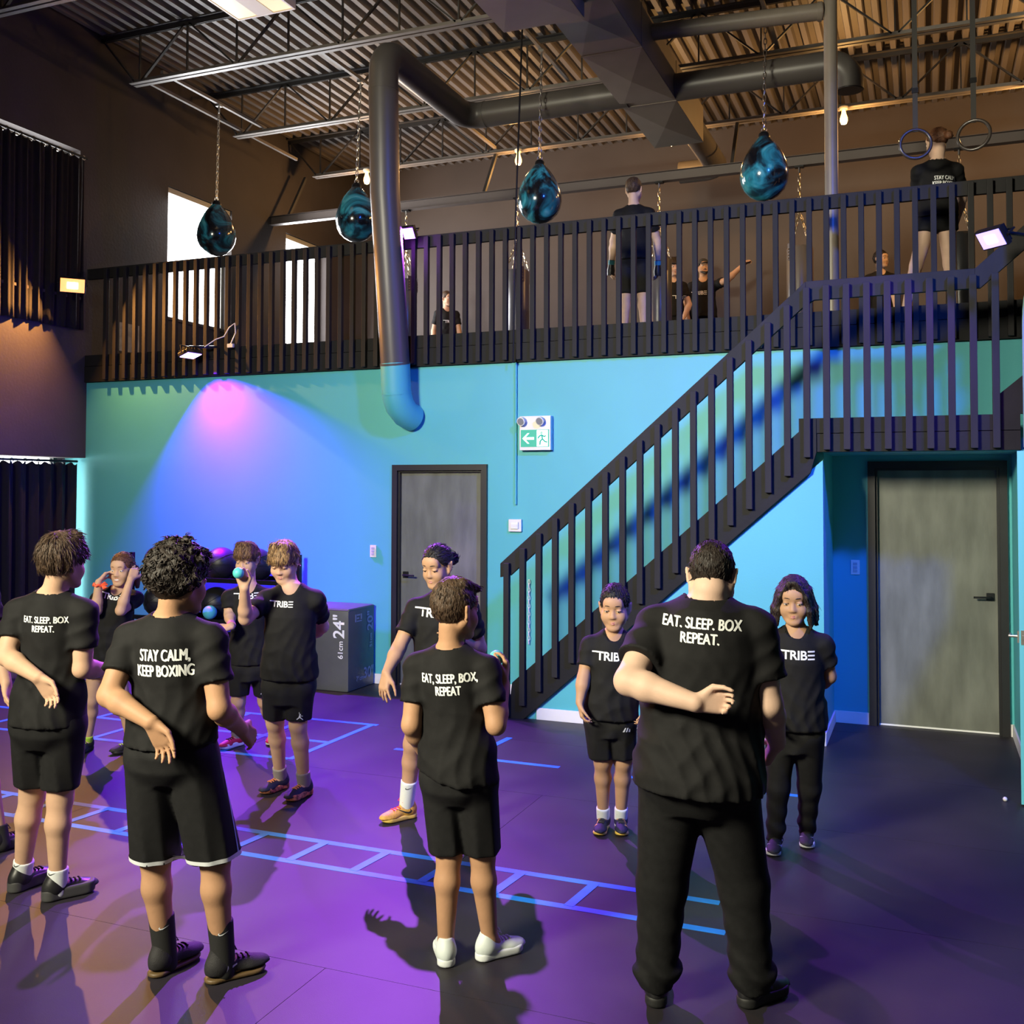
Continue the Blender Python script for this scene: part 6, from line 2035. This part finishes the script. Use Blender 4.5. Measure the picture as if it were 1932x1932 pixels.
def scrunchie(person, A, H, ri, up, fw, hp, bvh):
    m = mat('orange_band', (0.95, 0.13, 0.05), 0.6)
    w, e = A['wR'], A['eR']
    d = nrm(e - w)
    c = w + d * 0.02
    e1 = nrm(np.cross(d, [0, 1, 0]))
    e2 = np.cross(d, e1)
    pts = [c + (e1 * math.cos(2 * math.pi * i / 20) + e2 * math.sin(2 * math.pi * i / 20)) * 0.031 + d * 0.006 * math.sin(i * 1.9) for i in range(20)]
    MB().tube(pts, 0.009, 8, closed=True).build('wristband', m, person, smooth=True)
    k = c + e1 * 0.045
    b = MB()
    for s in (-1, 1):
        b.tube([c + e1 * 0.033, c + e1 * 0.055 + d * 0.02 * s, c + e1 * 0.075 + d * 0.012 * s, c + e1 * 0.035], [0.006, 0.011, 0.009, 0.005], 8)
    b.build('bow', m, person, smooth=True)


def cap_hat(person, A, H, ri, up, fw, hp, bvh):
    m = mat('charcoal_cap', (0.03, 0.027, 0.026), 0.8)
    b = MB()
    rings = []
    for j in range(7):
        el_ = R(2 + 88 * j / 6)
        for i in range(20):
            a = 2 * math.pi * i / 20
            b.v.append(tuple(hp(0.084 * math.sin(a) * math.cos(el_), -0.012 + 0.1 * math.cos(a) * math.cos(el_), 0.045 + 0.085 * math.sin(el_))))
    for j in range(6):
        for i in range(20):
            b.f.append((j * 20 + i, j * 20 + (i + 1) % 20, (j + 1) * 20 + (i + 1) % 20, (j + 1) * 20 + i))
    c = b.build('cap', m, person, smooth=True)
    v = MB()
    n = 12
    for z in (0.046, 0.050):
        for i in range(n + 1):
            a = R(-70 + 140 * i / n)
            v.v.append(tuple(hp(0.08 * math.sin(a), -0.012 + 0.098 * math.cos(a), z)))
            v.v.append(tuple(hp(0.078 * math.sin(a), -0.012 + 0.165 * math.cos(a) * (0.62 + 0.38 * math.cos(a)), z - 0.012)))
    k = 2 * (n + 1)
    for i in range(n):
        a = 2 * i
        v.f += [(a, a + 1, a + 3, a + 2), (k + a, k + a + 2, k + a + 3, k + a + 1), (a + 1, k + a + 1, k + a + 3, a + 3)]
    v.build('visor', m, c, smooth=True)


def beard(person, A, H, ri, up, fw, hp, bvh):
    b = MB()
    b.tube([hp(-0.05, 0.03, -0.06), hp(-0.03, 0.075, -0.085), hp(0, 0.088, -0.097), hp(0.03, 0.075, -0.085), hp(0.05, 0.03, -0.06)], [0.012, 0.017, 0.02, 0.017, 0.012], 10)
    b.tube([hp(-0.026, 0.08, -0.055), hp(0, 0.094, -0.046), hp(0.026, 0.08, -0.055)], [0.004, 0.007, 0.004], 8)
    b.build('beard', H_DARK, person, smooth=True)


def hand_wrap(side):
    def f(person, A, H, ri, up, fw, hp, bvh):
        w, e, t = A['w' + side], A['e' + side], A['t' + side]
        d, dn = nrm(e - w), nrm(t - w)
        band(w + d * 0.008, w + d * 0.05, 0.034, mat('teal_wrap', (0.05, 0.35, 0.42), 0.6), person, 'wrist_strap')
        MB().tube([Vector(w + d * 0.055), Vector(w), Vector(w + dn * 0.05), Vector(w + dn * 0.1)], [0.032, 0.032, 0.042, 0.036], 14).build('glove', mat('black_glove', (0.015, 0.015, 0.017), 0.4), person, smooth=True)
    return f


FAR = dict(res=0.0105, hres=0.0085, locks=160, face=True, wrinkle=0.005)
BACKSH = dict(upper=SH_BLACK, sole=SH_GREYSOLE, sole_h=0.17, lace=LACE_BK)

PEOPLE = {
    'P1': dict(label='boy seen from behind at the left, EAT SLEEP BOX REPEAT on his black shirt', skin=SK_FAIR, hair='mop', hair_m=H_BROWN, hair_t=0.018, hair_top=0.03, nape=-0.055, hs=1.04, locks=2200, lock_w=0.0028, lock_len=0.036,
               shoes=BACKSH, sock=(SOCK_W, 0.035), sock_mark=LACE_BK, short_len=0.86, hem=-0.04, shirt_w=0.93, palmL=CAMV, curlL=0.35, curlR=0.8,
               text=[('EAT. SLEEP. BOX\nREPEAT.', 0.195, 0.030, True)]),
    'P2': dict(label='curly haired boy seen from behind, STAY CALM KEEP BOXING on his black shirt', skin=SK_TAN, hair='curly', hair_m=H_DARK, hair_t=0.022, hair_top=0.032, nape=-0.1, hs=1.1, locks=900, lock_len=0.022, lock_w=0.005, lock_lift=0.5,
               shoes=dict(upper=SH_BLACK2, sole=SH_GUM, sole_h=0.06, lace=LACE_BK, high=True, decals=[('mark', 0.36, 0.2, 0.045, LACE_WH, False)]), sock=(SOCK_B, 0.085), sock_mark=STR_W, sock_out=(0.75, -0.65, 0),
               short_len=0.99, hem=0.06, hem_band=(STR_W, 0.006, 0.016), hem_w=0.053, short_w=1.08, side_stripe=STR_B, stripe_sides='R', stripe_top=0.8, palmL=CAMV, curlL=0.3, spreadL=0.12, curlR=0.3,
               text=[('STAY CALM,\nKEEP BOXING', 0.205, 0.044, True)]),
    'P3': dict(label='boy in white shoes seen from behind in the middle, raising a teal ball', skin=SK_TAN, hair='quiff', hair_m=H_BROWN, hair_t=0.007, hair_top=0.02, nape=-0.07, hs=1.03, locks=1300, lock_len=0.02, lock_w=0.0026,
               shoes=dict(upper=SH_WHITE, sole=SH_WSOLE, sole_h=0.12, lace=LACE_WH), short_len=0.96, hem=-0.03, hem_tilt=-0.28, palmR=(-0.95, -0.15, 0.3), curlR=0.62, curlL=0.5,
               text=[('EAT, SLEEP, BOX,\nREPEAT', 0.222, 0.036, True)]),
    'P4': dict(label='heavy boy in long trousers seen from behind, one hand behind his back', skin=SK_PALE, hair='short', hair_m=H_DARK, hair_t=0.0055, hair_top=0.014, nape=-0.055, locks=1400, lock_len=0.018, lock_w=0.0026, girth=1.42, neck=1.22, chub=1.14, hs=1.06,
               bottom='pants', shoes=dict(upper=SH_BLACK, sole=SH_BLKSOLE, sole_h=0.12, lace=LACE_BK, decals=[('stripes', 0.3, 0.2, 0.05, SH_GREYSOLE, 'both')]), hem=-0.10, ankle_w=0.034, bunch=1.3, palmL=CAMV, curlL=0.75, curlR=0.35, wrinkle=0.010, sleeve=0.66, sleeve_w=1.08,
               text=[('EAT. SLEEP. BOX\nREPEAT.', 0.275, 0.038, True)]),
    'P5': dict(label='girl near the dark curtain with both hands raised to her face and an orange wristband', skin=SK_FAIR, hair='tail', hair_m=H_AUBURN, hair_t=0.008, hair_top=0.012, tail_dx=-0.03, locks=700, lock_len=0.03, smile=True, lid=0.25, res=0.0068,
               shoes=dict(upper=SH_BLACK2, sole=SH_BLKSOLE, lace=mat('neon_lace', (0.35, 0.6, 0.05), 0.6)), sock=(mat('sock_neon', (0.4, 0.65, 0.05), 0.7), 0.03), short_len=0.42, hem_w=0.06, short_w=1.05, hem_band=(STR_W, 0.0, 0.008), hem=-0.02, palmR=(0.5, 0.6, 0), palmL=(-0.5, 0.6, 0), curlL=0.45, curlR=0.45,
               text=[('LOGO', 0.17, 0, False)], extra=[scrunchie]),
    'P6': dict(label='brown haired boy by the ball rack holding one palm out, crimson shoes', skin=SK_FAIR, hair='fringe', hair_m=H_LBROWN, hair_t=0.012, hair_top=0.022, locks=1600, lock_w=0.0026, lock_len=0.032, lid=0.5, res=0.0068,
               shoes=dict(upper=SH_PINK, sole=SH_WSOLE, sole_h=0.14, lace=LACE_BK), sock=(SOCK_G, 0.05), short_len=0.82, hem=-0.02, palmR=(0.1, -0.35, 0.95), curlR=0.12, spreadR=0.28,
               text=[('LOGO', 0.18, 0, False)], extra=[wristband('R', mat('pink_band', (0.7, 0.2, 0.5), 0.6))], short_marks=[('mark', -0.06, -0.42, 0.05, STR_W)]),
    'P7': dict(label='blond boy facing us with a teal ball raised in one hand, navy shoes', skin=SK_FAIR, hair='fringe', hair_m=H_BLOND, hair_t=0.013, hair_top=0.022, locks=2000, lock_w=0.0026, lock_len=0.036, lid=0.85, chub=1.06,
               shoes=dict(upper=SH_NAVY, sole=SH_CAMO, sole_h=0.13, lace=mat('lace_orange', (0.75, 0.25, 0.1), 0.6)), sock=(SOCK_G, 0.05), short_len=0.86, hem=0.03, shirt_w=1.1, palmR=(0.3, -0.9, 0.1), curlR=0.55, curlL=0.5,
               text=[('LOGO', 0.15, 0, False)], short_marks=[('figure', -0.05, -0.36, 0.045, STR_W)]),
    'P8': dict(label='dark haired young woman with a ponytail looking down, one yellow shoe forward', skin=SK_OLIVE, hair='bun', hair_m=H_BLACK, hair_t=0.008, hair_top=0.012, tail_dx=-0.012, locks=900, lock_len=0.035, lid=0.9, hairline=0.07,
               shoes=dict(upper=SH_YELLOW, sole=SH_YSOLE, sole_h=0.1, lace=LACE_RED, decals=[('swoosh', 0.42, 0.17, 0.09, LACE_BK, 'both')]), sock=(SOCK_W, 0.1), sock_mark=LACE_BK, sock_out=(0.5, -0.85, 0), short_len=0.45, hem_w=0.06, short_w=1.05, hem=-0.04, shirt_w=1.05, palmR=(0.2, 0.6, -0.4), curlR=0.25, spreadR=0.2, curlL=0.6,
               text=[('LOGO', 0.205, 0, False)]),
    'P9': dict(label='small boy with cropped dark hair facing us in striped shorts in front of the stair', skin=SK_OLIVE, hair='short', hair_m=H_BLACK, hair_t=0.006, hair_top=0.018, locks=900, lock_len=0.016, lock_lift=0.6, lock_w=0.0028, hairline=0.052, lid=0.6, chub=1.05, hs=1.02,
               shoes=dict(upper=SH_NAVY, sole=SH_YSOLE, sole_h=0.08, lace=LACE_BK, decals=[('stripes', 0.52, 0.17, 0.06, GOLD, False)]), sock=(SOCK_W, 0.045), short_len=0.9, hem=-0.02, side_stripe=STR_W, stripe_offs=(-0.012, 0.0, 0.012), shirt_w=1.1, curlL=0.55, curlR=0.55, short_w=1.05,
               text=[('LOGO', 0.19, 0, False)], short_marks=[('mark', -0.062, -0.12, 0.04, STR_W)]),
    'P10': dict(label='girl with shoulder length bobbed hair facing us in long black trousers by the alcove', skin=SK_OLIVE, hair='bob', hair_m=H_DARK, hair_t=0.009, hair_top=0.014, locks=500, lock_len=0.032, lock_lift=0.02, lock_w=0.0026, hairline=0.062, lid=0.55, hs=1.04, chub=1.04,
                bottom='pants', bottom_m=CLOTH2, short_w=0.92, ankle_w=0.032, bunch=0.5, shoes=dict(upper=SH_BLACK2, sole=SH_WSOLE, sole_h=0.12, strap_text=[(0.45, 0.3, 0.05, LACE_WH)], decals=[('swoosh', 0.6, 0.15, 0.06, LACE_WH, 'both')]), sock=(SOCK_B, 0.02), hem=0.0, shirt_w=1.12, curlL=0.5, curlR=0.5,
                text=[('LOGO', 0.19, 0, False)]),
    'P11': dict(label='boy mostly outside the left edge, only his bare arm and shoe in view', skin=SK_FAIR, hair='short', hair_m=H_BROWN, locks=500, res=0.0075, hres=0.007, shoes=BACKSH, sock=(SOCK_B, 0.03), palmR=(0.6, 0.2, 0), curlR=0.4),
    'M1': dict(FAR, label='boy standing with his back to the gallery railing, teal wrist straps on both arms', skin=SK_PALE, hair='short', hair_m=H_BROWN, hair_t=0.008, hair_top=0.016, shoes=BACKSH, short_len=0.98, extra=[hand_wrap('L'), hand_wrap('R')], hem=-0.12),
    'M2': dict(FAR, label='dark haired boy on the gallery beside the man in the cap', skin=SK_PALE, hair='mop', hair_m=H_DARK, shoes=BACKSH, text=[('LOGO', 0.2, 0, False)]),
    'M3': dict(FAR, label='bearded man in a cap on the gallery pointing with his raised arm', skin=SK_TAN, hair='short', hair_m=H_DARK, shoes=BACKSH, curlL=0.5, palmL=(0, -0.2, -1), text=[('LOGO', 0.22, 0, False)], extra=[cap_hat, beard], girth=1.12),
    'M4': dict(FAR, label='short haired boy alone behind the gallery railing at the left', skin=SK_FAIR, hair='short', hair_m=H_BROWN, hair_top=0.02, shoes=BACKSH, text=[('LOGO', 0.18, 0, False)]),
    'M5': dict(FAR, label='girl in very short shorts standing under the gym rings with her back turned', skin=SK_PALE, hair='bun', hair_m=H_AUBURN, hair_t=0.01, shoes=BACKSH, short_len=0.3, hem=0.0, short_w=1.0, hem_w=0.058, text=[('STAY CALM,\nKEEP BOXING', 0.2, 0.034, True)]),
    'M6': dict(FAR, label='person with dark hair whose head shows above the landing rail', skin=SK_PALE, hair='short', hair_m=H_DARK, shoes=BACKSH),
}
BUILT = {}
for key, S in PEOPLE.items():
    BUILT[key] = make_person(key, S)


def hand_ball(key, side, r, label, out=0.5, along=0.055):
    """teal ball resting in a palm"""
    S, A = PEOPLE[key], BUILT[key][1]
    H = POSES[key]['H']
    w, t = A['w' + side], A['t' + side]
    d = nrm(t - w)
    pn = np.array(S['palm' + side], float)
    n = nrm(pn - d * (pn @ d))
    c = w + d * (along + 0.012) * H * 0.97 + n * (r + 0.0085 * H)
    o = MB().sphere(tuple(c), r, 24).build('reaction_ball', M_tealball, None, smooth=True, origin=tuple(c))
    tag(o, label, 'ball')
    return o


hand_ball('P3', 'R', 0.03, 'teal ball held up by the boy in the middle')
hand_ball('P7', 'R', 0.032, 'teal ball held up by the blond boy')
tag(MB().sphere((-0.630, 3.954, 0.937), 0.032, 24).build('reaction_ball', M_tealball, None, smooth=True, origin=(-0.630, 3.954, 0.937)), 'teal ball in the air beside the right hand of the heavy boy', 'ball')
